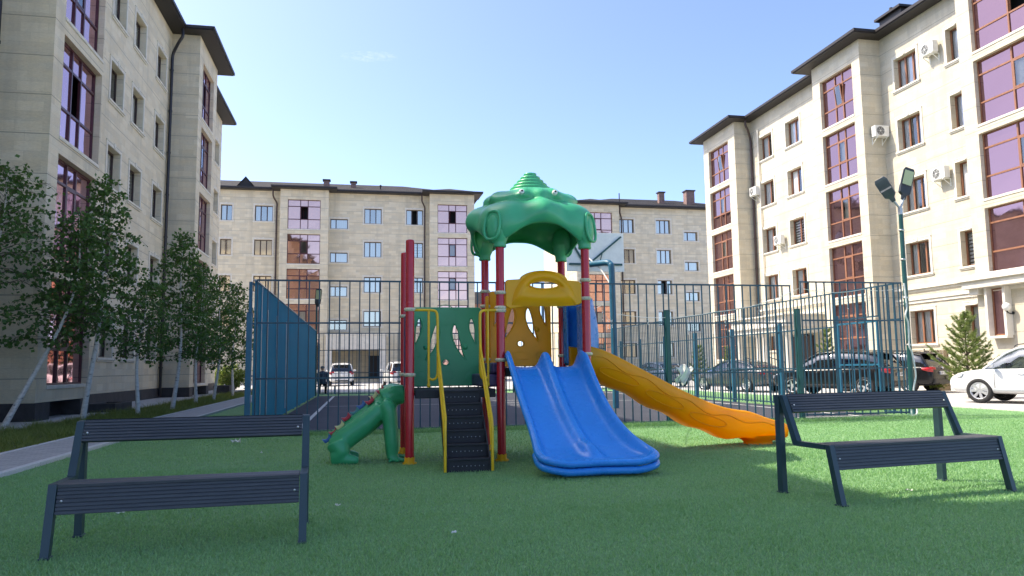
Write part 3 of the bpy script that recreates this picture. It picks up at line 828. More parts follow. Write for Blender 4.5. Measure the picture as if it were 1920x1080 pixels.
# --- back building, right half -----------------------------------------------
bc = thing('apartment_building', 'beige apartment block behind the white basketball backboard, two brick chimneys on its roof', 'building', (0, 73.3, 0), 0, 'apartment blocks round the courtyard')
T = (16.67, 13.45, 10.2, 6.9, 3.6); TS = (15.45, 12.22, 8.98, 5.75)
segs = [dict(s0=21.4, s1=26.05, d=0, wins=bayrow(22.3, 3.0, 3.24, 17.1, 2.77, 5, fb_, 'tint_pink', ['same', 'same', 'same', 'shut', 'tilt'])),
        dict(s0=26.05, s1=42, d=1.0, wins=Bcol(26.4, 1.62, 'three', T, 1.47) + Bcol(30.5, 1.62, 'three', T, 1.47) + Bcol(33.65, 1.55, 'wide', TS, .95) + Bcol(37.2, 1.62, 'three', T, 1.47))]
building(bc, segs, 'stone_back', 17.9, back=14)
downpipe(bc, 26.3, 1., 17.85, 'pipe', side=1)
chimney(bc, 32.2, 3.2, .62, 18.4, 20.3); chimney(bc, 35.4, 2.8, .95, 18.3, 20.5)
m = MB(); m.tube([(27.2, 3, 18.3), (27.2, 3, 19.9)], .06, 8); m.build('vent_pipe', M['soffit'], bc)
# distant low house seen between the two halves
hs = thing('house', 'low house with a brown tiled roof far off between the two beige apartment blocks', 'house', (16.2, 104, 0))
m = MB(); m.box(-5, 5, 0, 7, 0, 10.2); m.build('wall', plain('house_wall', (.30, .17, .12), .8), hs)
m = MB(); m.add([(-5.4, -.5, 10.1), (5.4, -.5, 10.1), (5.4, 7.5, 10.1), (-5.4, 7.5, 10.1), (-3.5, 3.5, 12.2), (3.5, 3.5, 12.2)], [(0, 1, 5, 4), (1, 2, 5), (2, 3, 4, 5), (3, 0, 4)]); m.build('roof', M['roof'], hs)
# ------------------------------------------------------------------ benches
def make_bench(name, label, loc, rz, L, k, group):
    root = thing(name, label, 'bench', loc, rz, group)
    # local: x along the bench, y=0 front foot, +y back
    def Z(z): return z * k
    fw = .052
    zs, zt = Z(.465), Z(.845); dep = .76 * k
    yf = .10 * k; yb = dep
    ys = .50 * k; yt = .70 * k      # back strut foot and head
    for x in (0, L - fw):
        m = MB()
        def sl(pts, w=fw, xo=0.):
            a = [(x + xo, p[0], p[1]) for p in pts]; b = [(x + xo + w, p[0], p[1]) for p in pts]
            m.loft([a, b], 0, False)
        sl([(-.005, 0), (.055 * k, 0), (yf + .055 * k, zs), (yf, zs)]); m.build('leg', M['bench'], root, bevel=.004)
        m = MB(); sl([(yb - .07 * k, 0), (yb, 0), (yb - .005, zt), (yb - .065 * k, zt)]); m.build('leg', M['bench'], root, bevel=.004)
        m = MB(); sl([(yf + .057 * k, zs - .045), (ys + .03, zs - .045), (ys + .03, zs - .001), (yf + .057 * k, zs - .001)]); m.build('seat_rail', M['bench'], root, bevel=.003)
        m = MB(); sl([(ys - .02, zs + .001), (ys + .04, zs - .04), (yb - .068 * k, zt - .005), (yt - .055 * k, zt - .002)]); m.build('back_strut', M['bench'], root, bevel=.004)
        m = MB(); m.box(x - .006, x + fw + .006, -.02, .075 * k, 0, .012); m.build('foot_plate', M['bench'], root, bevel=.003)
        m = MB(); m.box(x - .006, x + fw + .006, yb - .085 * k, yb + .02, 0, .012); m.build('foot_plate', M['bench'], root, bevel=.003)
    def board(y0, z0, y1, z1, n=7, th=.03):
        """grooved composite board between (y0,z0) bottom and (y1,z1) top, front face grooved"""
        P = []; dy, dz = y1 - y0, z1 - z0; l = math.hypot(dy, dz); nx, nz = -dz / l, dy / l
        for i in range(n):
            a, b, c, d = i / n, (i + .68) / n, (i + .76) / n, (i + .92) / n
            for t, q in ((a, 0), (b, 0), (c, -.007), (d, -.007)):
                P.append((y0 + dy * t + nx * (q + th), z0 + dz * t + nz * (q + th)))
        P.append((y1 + nx * th, z1 + nz * th)); P += [(y1, z1), (y0, z0)]
        return P
    def mk(nm, P):
        m = MB(); g = .004
        rr = [[(x, p[0], p[1]) for p in P] for x in (fw + g, fw + .25, L / 2, L - fw - .25, L - fw - g)]
        m.loft(rr, 0, False); return m.build(nm, M['slat'], root, weld=True)
    mk('front_board', board(yf - .03 * k + .02, zs - .20 * k, yf + .035, zs - .028))
    mk('seat_board', [(yf - .004, zs - .024), (yf + .20 * k, zs - .024), (yf + .20 * k, zs), (yf + .012, zs + .002), (yf - .004, zs - .006)])
    a = (yt - .055 * k - (.155 * k) * (yt - ys) / (zt - zs), zt - .155 * k); mk('back_board', board(a[0] + .03, a[1], yt - .025 * k, zt - .004))
    for x in (fw + .035, L - fw - .035):
        for (y, z) in ((yf - .012 * k, zs - .11 * k), ((a[0] + yt) / 2 - .035, zt - .085 * k)):
            m = MB(); m.ellipsoid((x, y - .006, z), (.009, .006, .009), 8, 5); m.build('bolt', M['bolt'], root)
    return root
make_bench('park_bench', 'dark slatted bench on shaded turf in front of the birch trees', (-2.03, 5.50, 0), R(2.8), 1.66, 1.0, 'benches on the turf')
make_bench('park_bench', 'dark slatted bench on half sunlit turf in front of the parked cars', (3.98, 5.84, 0), R(7.6), 2.02, 1.08, 'benches on the turf')

# ------------------------------------------------------------------ playground set
pg = thing('playground_set', 'colourful plastic playground set with green canopy, blue double slide and yellow side slide', 'playground', (1.8, 10.4, 0))
PGX, PGY = 1.8, 10.4
def PL(p): return (p[0] - PGX, p[1] - PGY, p[2])
XL, XM, XR, YF, YB = .60, 1.79, 2.97, 9.78, 11.03
def post(x, y, h, clamps):
    m = MB(); m.lathe([(.057, .0), (.057, h - .03), (.052, h - .008), (.03, h), (.004, h + .002)], 20, Matrix.Translation(PL((x, y, 0))))
    o = m.build('post', M['post_red'], pg)
    c = MB(); n = 30; r0, r1 = [], []
    for i in range(n):
        a = 2 * math.pi * i / n; q = .118 + .012 * math.cos(a * 7)
        r0.append((q, a)); r1.append(a)
    X, Y, _ = PL((x, y, 0))
    def ring(rf, z): return [(X + rf(i) * math.cos(2 * math.pi * i / n), Y + rf(i) * math.sin(2 * math.pi * i / n), z(i) if callable(z) else z) for i in range(n)]
    c.loft([ring(lambda i: .085 + .012 * math.cos(i * 2 * math.pi / n * 7), 0), ring(lambda i: .082 + .010 * math.cos(i * 2 * math.pi / n * 7), .02), ring(lambda i: .066, .03), ring(lambda i: .064, lambda i: .085 + .008 * math.cos(i * 2 * math.pi / n * 7)), ring(lambda i: .0575, lambda i: .085 + .008 * math.cos(i * 2 * math.pi / n * 7))], 0, True)
    c.build('base_cap', M['p_yellow'], o)
    for z in clamps:
        k = MB(); k.lathe([(.0575, z), (.072, z + .004), (.076, z + .022), (.072, z + .042), (.0575, z + .046)], 20, Matrix.Translation(PL((x, y, 0))))
        for a in range(8):
            an = a * math.pi / 4 + .3
            k.ellipsoid((X + .074 * math.cos(an), Y + .074 * math.sin(an), z + .023), (.009, .009, .008), 6, 4, 1)
        k.build('clamp', [M['p_cream'], M['steel']], o)
    return o
post(XL, YF, 2.88, (1.94, 1.1)); post(XL, YB, 2.90, (1.94, 1.1))
post(XM, YF, 3.0, (2.17, 1.97, 1.93, 1.28)); post(XM, YB, 3.0, (2.31, 2.09, 1.3)); post(XR, YF, 3.0, (2.35, 2.10, 1.35)); post(XR, YB, 3.0, (2.31, 2.09, 1.35))
# decks
def deck(x0, x1, z):
    m = MB(); m.box(x0 - PGX, x1 - PGX, YF + .05 - PGY, YB - .05 - PGY, z - .045, z)
    m.box(x0 - PGX, x1 - PGX, YF + .02 - PGY, YF + .05 - PGY, z - .11, z - .002); m.box(x0 - PGX, x1 - PGX, YB - .05 - PGY, YB - .02 - PGY, z - .11, z - .002)
    m.build('deck', M['deck'], pg, bevel=.006)
deck(XL + .07, XM - .07, .93); deck(XM + .07, XR - .07, 1.20)
m = MB(); m.box(XM - .07 - PGX - .16, XM - .07 - PGX + .14, YF + .12 - PGY, YB - .12 - PGY, .95, 1.12); m.box(XM - .07 - PGX - .03, XM - .07 - PGX + .14, YF + .12 - PGY, YB - .12 - PGY, 1.125, 1.27)
m.build('step_box', [M['p_purple']], pg, bevel=.03, seg=3)
# stairs
m = MB(); x0, x1 = .985, 1.47
ns = 6; y0, y1, zt = 8.86, 9.72, .925
for i in range(ns):
    za = zt * i / ns; zb_ = zt * (i + 1) / ns; ya = y0 + (y1 - y0) * i / ns; yb_ = y0 + (y1 - y0) * (i + 1) / ns
    m.box(x0 - PGX, x1 - PGX, ya - PGY, ya + .016 - PGY, za, zb_ - .022)
    m.box(x0 - PGX, x1 - PGX, ya - .018 - PGY, yb_ + .01 - PGY, zb_ - .022, zb_)
st = m.build('stair', M['deck'], pg, bevel=.004)
m = MB()
for i in range(ns):
    zb_ = zt * (i + 1) / ns; za = zt * i / ns; ya = y0 + (y1 - y0) * i / ns
    for j in range(8):
        for q in (.055,):
            m.ellipsoid((x0 + .07 + j * .05 - PGX, ya - .001 - PGY, za + .065), (.007, .004, .007), 6, 4)
m = None
studs = MB()
for i in range(ns):
    za = zt * i / ns; ya = y0 + (y1 - y0) * i / ns
    for j in range(8): studs.ellipsoid((x0 + .07 + j * .05 - PGX, ya - .001 - PGY, za + .068), (.0065, .004, .0065), 6, 4)
tag(studs.build('tread_studs', M['steel'], st), kind='stuff')
for x in (x0 - .02, x1):
    m = MB(); m.loft([[(x - PGX, y0 - .01 - PGY, 0), (x - PGX, y0 - .01 - PGY, .16), (x - PGX, y1 - PGY, .96), (x - PGX, y1 - PGY, .80), (x - PGX, y0 + .17 - PGY, 0)],
                      [(x + .018 - PGX, y0 - .01 - PGY, 0), (x + .018 - PGX, y0 - .01 - PGY, .16), (x + .018 - PGX, y1 - PGY, .96), (x + .018 - PGX, y1 - PGY, .80), (x + .018 - PGX, y0 + .17 - PGY, 0)]], 0, False)
    m.build('stringer', M['deck'], st)
# handrails: bent yellow tube frames at both sides of the stair
def rail(side):
    m = MB(); r = .0175
    xi = (x0 - .035) if side < 0 else (x1 + .035); xp = XL if side < 0 else XM; zc = 1.955
    T = lambda P, rr=r: m.tube([PL(p) for p in P], rr, 10)
    T(catmull([(xp, YF - .02, zc), (xi + (-.12 if side < 0 else .12), YF - .03, zc), (xi - .02 * side * -1, YF - .05, zc - .02), (xi, YF - .07, zc - .12), (xi, YF - .08, zc - .35)], 6)
      + [Vector((xi, YF - .10, 1.45)), Vector((xi - .005 * side, y0 - .02, .62)), Vector((xi, y0 - .04, .50)), Vector((xi, y0 - .04, .01))])
    T([(xi + (-.11 if side < 0 else .11), YF - .03, zc), (xi + (-.11 if side < 0 else .11), YF - .03, 1.02)] , .016)
    T(catmull([(xi + (-.11 if side < 0 else .11), YF - .03, 1.08), (xi + (-.05 if side < 0 else .05), YF - .05, 1.06), (xi, YF - .07, 1.14), (xi, YF - .085, 1.5)], 5), .016)
    T([(xi, YF - .09, 1.30), (xi, y0 + .12, .55), (xi, y0 + .03, .30)], .014)
    m.ellipsoid(PL((xi + (-.11 if side < 0 else .11), YF - .03, .99)), (.022, .022, .035), 8, 5)
    return m.build('handrail', M['rail_yellow'], pg)
rail(-1); rail(1)
# moulded panels (flat sheets with cut-outs)
def curve_panel(name, outline, holes, th, mat, parent, Mx, bev=.012):
    cu = bpy.data.curves.new(name, 'CURVE'); cu.dimensions = '2D'; cu.fill_mode = 'BOTH'; cu.extrude = th / 2; cu.bevel_depth = bev; cu.bevel_resolution = 2; cu.offset = -bev
    for P in [outline] + holes:
        s = cu.splines.new('POLY'); s.points.add(len(P) - 1); s.use_cyclic_u = True
        for q, p in zip(s.points, P): q.co = (p[0], p[1], 0, 1)
    t = bpy.data.objects.new(name, cu); COL.objects.link(t)
    dg = bpy.context.evaluated_depsgraph_get(); me = bpy.data.meshes.new_from_object(t.evaluated_get(dg)); bpy.data.objects.remove(t)
    me.transform(Mx); me.materials.clear(); me.materials.append(mat); me.name = name
    for p in me.polygons: p.use_smooth = False
    o = bpy.data.objects.new(name, me); return link(o, parent)
def crescent(cx, cz, w, h, bend, flip=1, lean=0, n=14):
    L_, R_ = [], []
    for i in range(n + 1):
        t = i / n; z = cz + h * (t - .5)
        mid = bend * (1 - t) ** 2 * flip; wd_ = w * math.sin(math.pi * min(max(t * .93 + .05, 0), 1)) ** .7 * (.35 + .65 * t)
        L_.append((cx - mid - wd_ / 2, z)); R_.append((cx - mid + wd_ / 2, z))
    return L_ + R_[::-1]
def circ(cx, cz, r, n=20): return [(cx + r * math.cos(2 * math.pi * i / n), cz + r * math.sin(2 * math.pi * i / n)) for i in range(n)]
def rrect(x0, x1, z0, z1, r, n=5):
    P = []
    for cx, cz, a0 in ((x1 - r, z1 - r, 0), (x0 + r, z1 - r, 90), (x0 + r, z0 + r, 180), (x1 - r, z0 + r, 270)):
        for i in range(n + 1):
            a = R(a0 + 90 * i / n); P.append((cx + r * math.cos(a), cz + r * math.sin(a)))
    return P
def tree_panel(nm, xc, y, z0, w, h, mat):
    """panel with four crescent windows, a round hole and embossed rings; stands in the plane y"""
    Mx = Matrix.Translation(PL((xc, y, z0))) @ Matrix.Rotation(R(90), 4, 'X')
    hs_ = []
    hs_ += [crescent(-w * .13, h * .56, .125, h * .42, .13, 1), crescent(w * .13, h * .56, .125, h * .42, .13, -1)]
    hs_ += [crescent(-w * .36, h * .70, .10, h * .30, .05, 1), crescent(w * .36, h * .70, .10, h * .30, .05, -1)]
    hs_.append(circ(.0, h * .30, .042))
    out = rrect(-w / 2, w / 2, 0, h, .05)
    o = curve_panel(nm, out, hs_, .028, mat, pg, Mx)
    e = MB()
    def ring(P, r=.007, closed=True):
        e.tube([tuple(Mx @ Vector((p[0], p[1], .022))) for p in P], r, 6, closed=closed)
    for P in hs_:
        cx = sum(p[0] for p in P) / len(P); cz = sum(p[1] for p in P) / len(P)
        ring([(cx + (p[0] - cx) * 1.32 + (.0), cz + (p[1] - cz) * 1.10) for p in P], .010)
    for (cx, cz, rr) in ((-w * .40, h * .40, .06), (w * .40, h * .40, .06), (-w * .33, h * .13, .075), (w * .33, h * .13, .075), (0, h * .9, .15)): ring(circ(cx, cz, rr), .006)
    ring(rrect(-.11, .11, h * .09, h * .19, .03), .006)
    for (cx, cz, rr) in ((-w * .27, h * .49, .04), (w * .27, h * .49, .04)):
        e.ellipsoid(tuple(Mx @ Vector((cx, cz, .02))), (rr, .025, rr), 12, 6)
    for sx in (-1, 1): e.ellipsoid(tuple(Mx @ Vector((sx * w * .33, h * .13, .012))), (.13, .016, .11), 16, 6)
    e.build('embossing', mat, o)
    return o
tree_panel('green_panel', (XL + XM) / 2, YB, .945, XM - XL - .12, 1.15, M['p_green'])
tree_panel('yellow_panel', (XM + XR) / 2 - .06, YB + .01, 1.22, XR - XM - .24, 1.12, M['p_yellow'])
m = MB(); m.box(XL - .012 - PGX, XL + .012 - PGX, YF + .08 - PGY, YB - .08 - PGY, .96, 1.95); m.build('side_panel', M['p_purple'], pg, bevel=.01)
m = MB(); m.box(XM - .02 - PGX, XM + .02 - PGX, YB - .22 - PGY, YB - .10 - PGY, 1.25, 2.25); m.build('grab_post', M['p_yellow'], pg, bevel=.015)
# yellow arch over the double slide: two ears and a bulging half-dome with a slot
def arch_panel():
    Mx = Matrix.Translation(PL(((XM + XR) / 2, YF - .01, 0))) @ Matrix.Rotation(R(90), 4, 'X')
    w = (XR - XM) / 2 - .068
    out = [(-w, 2.01), (-w, 2.33)] + [(-w + .035 - .035 * math.cos(a), 2.33 + .035 * math.sin(a)) for a in (R(45), R(90))]
    out += [(-.33, 2.375)] + [(.33 * -math.cos(R(a)), 2.36 + .135 * math.sin(R(a))) for a in range(10, 171, 10)] + [(.33, 2.365), (w - .035, 2.355), (w, 2.32), (w, 2.06), (w - .04, 2.035)]
    out += [(.3, 2.03), (0.0, 2.03), (-.3, 2.0), (-w + .06, 1.975)]
    slot = [(.20 * math.cos(a), 2.295 + .052 * math.sin(a)) for a in [2 * math.pi * i / 28 for i in range(28)]]
    o = curve_panel('arch_panel', out, [slot], .03, M['p_yellow'], pg, Mx, .014)
    e = MB()
    # bulged shell around the slot
    n = 40; rings = []
    for t in range(9):
        f = t / 8; ring = []
        for i in range(n):
            a = 2 * math.pi * i / n
            ix, iz = .205 * math.cos(a), 2.295 + .056 * math.sin(a)
            if math.sin(a) >= 0: ox, oz = .44 * math.cos(a), 2.02 + .47 * math.sin(a) 
            else: ox, oz = .44 * math.cos(a), 2.03 + .02 * math.sin(a)
            b = math.sin(math.pi * (.10 + .82 * f) ) * .075 * (1 - .25 * f) + .01
            ring.append(tuple(Mx @ Vector((ix + (ox - ix) * f, iz + (oz - iz) * f, .012 + b))))
        rings.append(ring)
    e.loft(rings, 0, True, True, False)
    e.tube([tuple(Mx @ Vector((.205 * math.cos(2 * math.pi * i / n), 2.295 + .056 * math.sin(2 * math.pi * i / n), .045))) for i in range(n)], .014, 8, closed=True)
    e.build('slot_rim', M['p_yellow'], o)
    return o
arch_panel()
# blue bulging hood that leads into the side slide
m = MB(); rings = []
for i in range(13):
    a = i / 12; y = YF + .30 + (YB - YF - .36) * a
    bulge = .36 * math.sin(math.pi * min(1, max(0, a))) ** .7
    ring = []
    for j in range(9):
        t = j / 8; z = 1.22 + .92 * t
        ring.append(PL((XR + .02 + bulge * (.55 + .45 * math.sin(math.pi * (.25 + .6 * t))), y, z + (.04 * math.sin(math.pi * a) if t > .9 else 0))))
    rings.append(ring)
m.loft(rings, 0, True, False, False)
h = m.build('slide_hood', M['p_blue'], pg)
s = h.modifiers.new('s', 'SOLIDIFY'); s.thickness = .03; s.offset = 0
for a, b, zt_ in ((YF + .08, YF + .42, 2.05), (YB - .30, YB - .09, 2.13)):
    m = MB(); m.box(XR - .015 - PGX, XR + .015 - PGX, a - PGY, b - PGY, 1.25, zt_); m.build('hood_frame', M['p_blue'], pg, bevel=.012)
# blue double slide
def blue_slide():
    tab = [  # t, y, z bed, centre x, half width, side h, mid h, floor lift at edges
        (0.00, 9.86, 1.205, 2.375, .515, .150, .12), (0.05, 9.76, 1.21, 2.375, .525, .215, .20), (0.10, 9.66, 1.18, 2.378, .53, .225, .22), (0.18, 9.50, 1.08, 2.385, .53, .20, .16),
        (0.30, 9.26, .885, 2.40, .53, .17, .12), (0.45, 8.97, .635, 2.43, .535, .155, .105), (0.58, 8.72, .42, 2.48, .56, .15, .10), (0.68, 8.54, .285, 2.525, .60, .145, .09),
        (0.76, 8.40, .21, 2.56, .645, .13, .125), (0.81, 8.30, .175, 2.585, .675, .115, .075), (0.86, 8.21, .162, 2.60, .685, .10, .02), (0.91, 8.12, .165, 2.60, .665, .075, .0), (0.95, 8.05, .175, 2.60, .61, .05, .0), (0.98, 8.01, .182, 2.60, .53, .025, .0), (1.0, 7.99, .178, 2.60, .42, .006, .0)]
    U = [(-1.0, 'rim', -.09), (-1.0, 'rim', -.025), (-.985, 'rim', .0), (-.94, 'rim', .006), (-.90, 'rim', -.012), (-.865, 'wall', .55), (-.82, 'wall', .14), (-.74, 'wall', .015), (-.62, 'bed', 0), (-.45, 'bed', -.006), (-.28, 'bed', 0), (-.19, 'mid', .12), (-.12, 'mid', .62), (-.07, 'mid', .95), (0, 'mid', 1.0)]
    U = U + [(-u, k, v) for u, k, v in U[-2::-1]]
    rings = []
    N = 56
    for i in range(N + 1):
        t = i / N; y, zb, cx, hw, sh, mh = lerp_table(tab, t)
        # smooth
        ring = []
        for u, k, v in U:
            if k == 'rim': z = zb + sh + v * min(1., (1.0 - t) / .10)
            elif k == 'wall': z = zb + sh * v
            elif k == 'bed': z = zb + v
            else: z = zb + mh * v
            yo = 0
            if t < .14: yo = -.10 * (1 - t / .14) * (0 if k in ('rim', 'mid') else 1) * 0
            if t > .80:      # the outlet is slightly kidney shaped: its middle is pulled back
                yo = .05 * (1 - min(1, abs(u) * 2.2)) * (t - .80) / .20
            ring.append(PL((cx + u * hw, y + yo, z)))
        rings.append(ring)
    m = MB(); m.loft(rings, 0, True, False, False)
    o = m.build('double_slide', M['p_blue'], pg, weld=True)
    md = o.modifiers.new('s', 'SOLIDIFY'); md.thickness = .028; md.offset = -1
    md = o.modifiers.new('u', 'SUBSURF'); md.levels = 1; md.render_levels = 1
    return o
bsl = blue_slide()
m = MB()
# outer flange pipe that gives the rolled rim its thickness
tabR = [(9.80, 1.36), (9.66, 1.39), (9.50, 1.27), (9.26, 1.04), (8.97, .775), (8.72, .555), (8.54, .415), (8.40, .33), (8.30, .28), (8.21, .25), (8.12, .23), (8.05, .215), (8.01, .20), (7.985, .185)]
hwR = [(.515, 2.375), (.53, 2.378), (.53, 2.385), (.53, 2.40), (.535, 2.43), (.56, 2.48), (.60, 2.525), (.645, 2.56), (.675, 2.585), (.685, 2.60), (.665, 2.60), (.61, 2.60), (.53, 2.60), (.41, 2.60)]
Lp = [PL((c - w + .012, y, z - .03)) for (y, z), (w, c) in zip(tabR, hwR)]; Rp = [PL((c + w - .012, y, z - .03)) for (y, z), (w, c) in zip(tabR, hwR)]
mid = [PL((2.60 + u * .37, 7.985 + .06 * (1 - abs(u)) ** 1.0, .153)) for u in (-.72, -.35, 0, .35, .72)]
m.tube(catmull(Lp + mid + Rp[::-1], 5), .036, 10)
m.build('slide_rim', M['p_blue'], bsl)
m = MB(); m.tube(catmull([PL((p[0] + PGX, p[1] + PGY + .01, max(p[2] - .085, .045))) for p in Lp[7:] + mid + Rp[:6:-1]], 5), .042, 10); m.build('outlet_skirt', M['p_blue'], bsl)
m = MB(); m.box(2.15 - PGX, 3.05 - PGX, 8.12 - PGY, 8.45 - PGY, 0, .13); m.build('outlet_foot', M['p_blue'], bsl, bevel=.03)
# yellow side slide
def yellow_slide():
    tab = [(2.98, 10.42, 1.20), (3.2, 10.44, 1.17), (3.45, 10.46, 1.08), (4.0, 10.52, .815), (4.6, 10.60, .525), (5.1, 10.66, .325), (5.45, 10.71, .245), (5.8, 10.76, .215), (6.1, 10.80, .20), (6.28, 10.83, .165), (6.36, 10.84, .12)]
    pr = [(-.30, .30), (-.325, .285), (-.335, .25), (-.33, .12), (-.31, .0), (-.24, -.11), (-.10, -.14), (.10, -.14), (.24, -.11), (.31, .0), (.33, .12), (.335, .25), (.325, .285), (.30, .30), (.275, .285), (.262, .24), (.24, .08), (.18, .02), (0, .0), (-.18, .02), (-.24, .08), (-.262, .24), (-.275, .285)]
    rings = []; path = catmull([(a, b, c) for a, b, c in tab], 5)
    for i, p in enumerate(path):
        t = (p.x - 2.98) / 3.38
        k = 1 - .45 * smoothstep(.76, .95, t); kb = 1 - .72 * smoothstep(.955, 1.0, t)
        wv = .022 * math.sin(t * 34) * (1 if t < .8 else 0)
        rings.append([PL((p.x + (.03 if zz < 0 else 0) * 0, p.y + yy * (1 - .12 * smoothstep(.95, 1, t)), p.z + (zz * k if zz > 0 else zz * kb + (wv if zz < -.05 else 0)))) for yy, zz in pr])
    m = MB(); m.loft(rings, 0, True, True, True)
    o = m.build('side_slide', M['p_orange'], pg, weld=True)
    f = MB(); X = 5.97
    prf = [(.34, .14), (.30, .11), (.22, .06), (.19, .03), (.20, .0)]
    f.loft([[PL((X + r * 1.15 * math.cos(a), 10.78 + r * .9 * math.sin(a), z)) for a in [2 * math.pi * i / 24 for i in range(24)]] for r, z in prf], 0, True)
    f.build('slide_foot', M['p_orange'], o)
    e = MB()
    def side(x, f): # point on the camera-facing wall, f from 0 (bottom) to 1 (rim)
        z = 0; 
        for a, b in zip(path, path[1:]):
            if a.x <= x <= b.x:
                t = (x - a.x) / (b.x - a.x); y = a.y + (b.y - a.y) * t; z = a.z + (b.z - a.z) * t; break
        zz = -.02 + .27 * f * (1 - .45 * smoothstep(5.5, 6.2, x))
        yy = -.318 - .018 * min(1, f * 2)
        return PL((x, y + yy, z + zz))
    P = [side(3.15 + i * .05, .66 + .13 * math.sin(i * .48)) for i in range(63)]
    e.tube(P, .008, 6)
    for c in (3.55, 4.25, 4.95):
        Q = []
        for i in range(26):
            a = 2 * math.pi * i / 26; Q.append(side(c + .30 * math.cos(a) , .18 + .26 * math.sin(a) + .10 * math.cos(a)))
        e.tube(Q, .007, 6, closed=True)
    e.build('slide_embossing', M['p_orange'], o)
yellow_slide()
m = MB(); m.box(XR + .03 - PGX, XR + .06 - PGX, 10.14 - PGY, 10.20 - PGY, 1.1, 1.42); m.build('slide_collar', M['p_orange'], pg, bevel=.01)
# green canopy
def canopy():
    cx, cy = 2.36, 10.40
    S = [(0.33, 3.665), (.41, 3.69), (.52, 3.665), (.60, 3.60), (.635, 3.525), (.60, 3.465), (.68, 3.455), (.80, 3.41), (.88, 3.31), (.90, 3.21), (.87, 3.13), (.81, 3.10)]
    C = [(0.33, 3.665), (.41, 3.675), (.53, 3.645), (.64, 3.58), (.70, 3.51), (.665, 3.455), (.75, 3.445), (.86, 3.40), (.955, 3.27), (.975, 3.10), (.945, 2.95), (.87, 2.86)]
    n = 96; rings = []
    for i in range(len(S)):
        ring = []
        for j in range(n):
            th = 2 * math.pi * j / n
            w = .5 - .5 * math.cos(4 * th + math.pi * 0); w = w ** 1.5
            r = S[i][0] * (1 - w) + C[i][0] * w; z = S[i][1] * (1 - w) + C[i][1] * w
            dm = abs(((th + math.pi / 4) % (math.pi / 2)) - math.pi / 4)       # angle from the nearest side centre
            nose = math.exp(-(dm / .15) ** 2)
            if 2 <= i <= 10: r += nose * .09 * math.sin(math.pi * (i - 1) / 10)
            if 3 <= i <= 6: z += nose * .02
            # shallow dents between nose and corner lobe
            dent = math.exp(-((dm - .36) / .12) ** 2)
            if 6 <= i <= 9: r -= dent * .045
            if 2 <= i <= 4: r += dent * .05; z += dent * .012
            # corner lobes fall faster near the rim
            ring.append(PL((cx + r * math.cos(th), cy + r * math.sin(th), z)))
        rings.append(ring)
    m = MB(); m.loft(rings, 0, True, True, False)
    o = m.build('canopy', M['p_green_roof'], pg, weld=True)
    s = o.modifiers.new('s', 'SOLIDIFY'); s.thickness = .035; s.offset = -1
    u = o.modifiers.new('u', 'SUBSURF'); u.levels = 1; u.render_levels = 1
    c = MB(); pr = [(.36, 3.64)]
    for i in range(6):
        r = .335 - i * .05; z = 3.685 + i * .055
        pr += [(r, z - .012), (r + .012, z + .004), (r + .006, z + .026), (r - .025, z + .036)]
    pr += [(.06, 3.995), (.03, 4.005), (.003, 4.006)]
    c.lathe(pr, 40, Matrix.Translation(PL((cx, cy, 0)))); c.build('ribbed_cap', M['p_green_roof'], o)
    for k in range(4):
        a = math.pi / 4 + k * math.pi / 2
        md = MB(); rot = Matrix.Rotation(a, 3, 'Z') @ Matrix.Rotation(R(-7), 3, 'Y')
        P0 = Vector(PL((cx + .965 * math.cos(a), cy + .965 * math.sin(a), 3.09)))
        ring = [tuple(P0 + rot @ Vector((.0 - .10 * (abs(math.sin(t)) ** 2) * 0, .125 * math.copysign(abs(math.cos(t)) ** .75, math.cos(t)), .195 * math.copysign(abs(math.sin(t)) ** .75, math.sin(t))))) for t in [2 * math.pi * i / 36 for i in range(36)]]
        md.tube(ring, .020, 8, closed=True); md.ellipsoid(tuple(P0 - rot @ Vector((.03, 0, 0))), (.055, .105, .175), 16, 8, 0, rot)
        # broad boss that carries the medallion
        md.ellipsoid(tuple(P0 - rot @ Vector((.085, 0, .0))), (.085, .165, .235), 20, 10, 0, rot)
        md.build('medallion', M['p_green_roof'], o)
        sk_ = MB(); px = XM if math.cos(a) < 0 else XR; py = YF if math.sin(a) < 0 else YB
        sk_.lathe([(.125, 3.05), (.115, 2.93), (.092, 2.885), (.085, 2.84), (.090, 2.815), (.082, 2.80), (.06, 2.80)], 20, Matrix.Translation(PL((px, py, 0)))); sk_.build('post_socket', M['p_green_roof'], o)
    for x in (2.10, 2.56):
        e = MB(); P0 = Vector(PL((x, cy - (.625 if x < 2.3 else .645), 3.575))); d = Vector((0 if x < 2.3 else .12, -1, .45)).normalized(); q = d.to_track_quat('Z', 'Y').to_matrix().to_4x4(); q.translation = P0
        e.lathe([(.002, .018), (.024, .016), (.034, .010), (.037, 0), (.037, -.05)], 16, q, 0); e.lathe([(.002, .026), (.013, .024), (.017, .013)], 12, q, 1)
        e.build('eye', [M['white_plastic'], M['black_plastic']], o)
canopy()
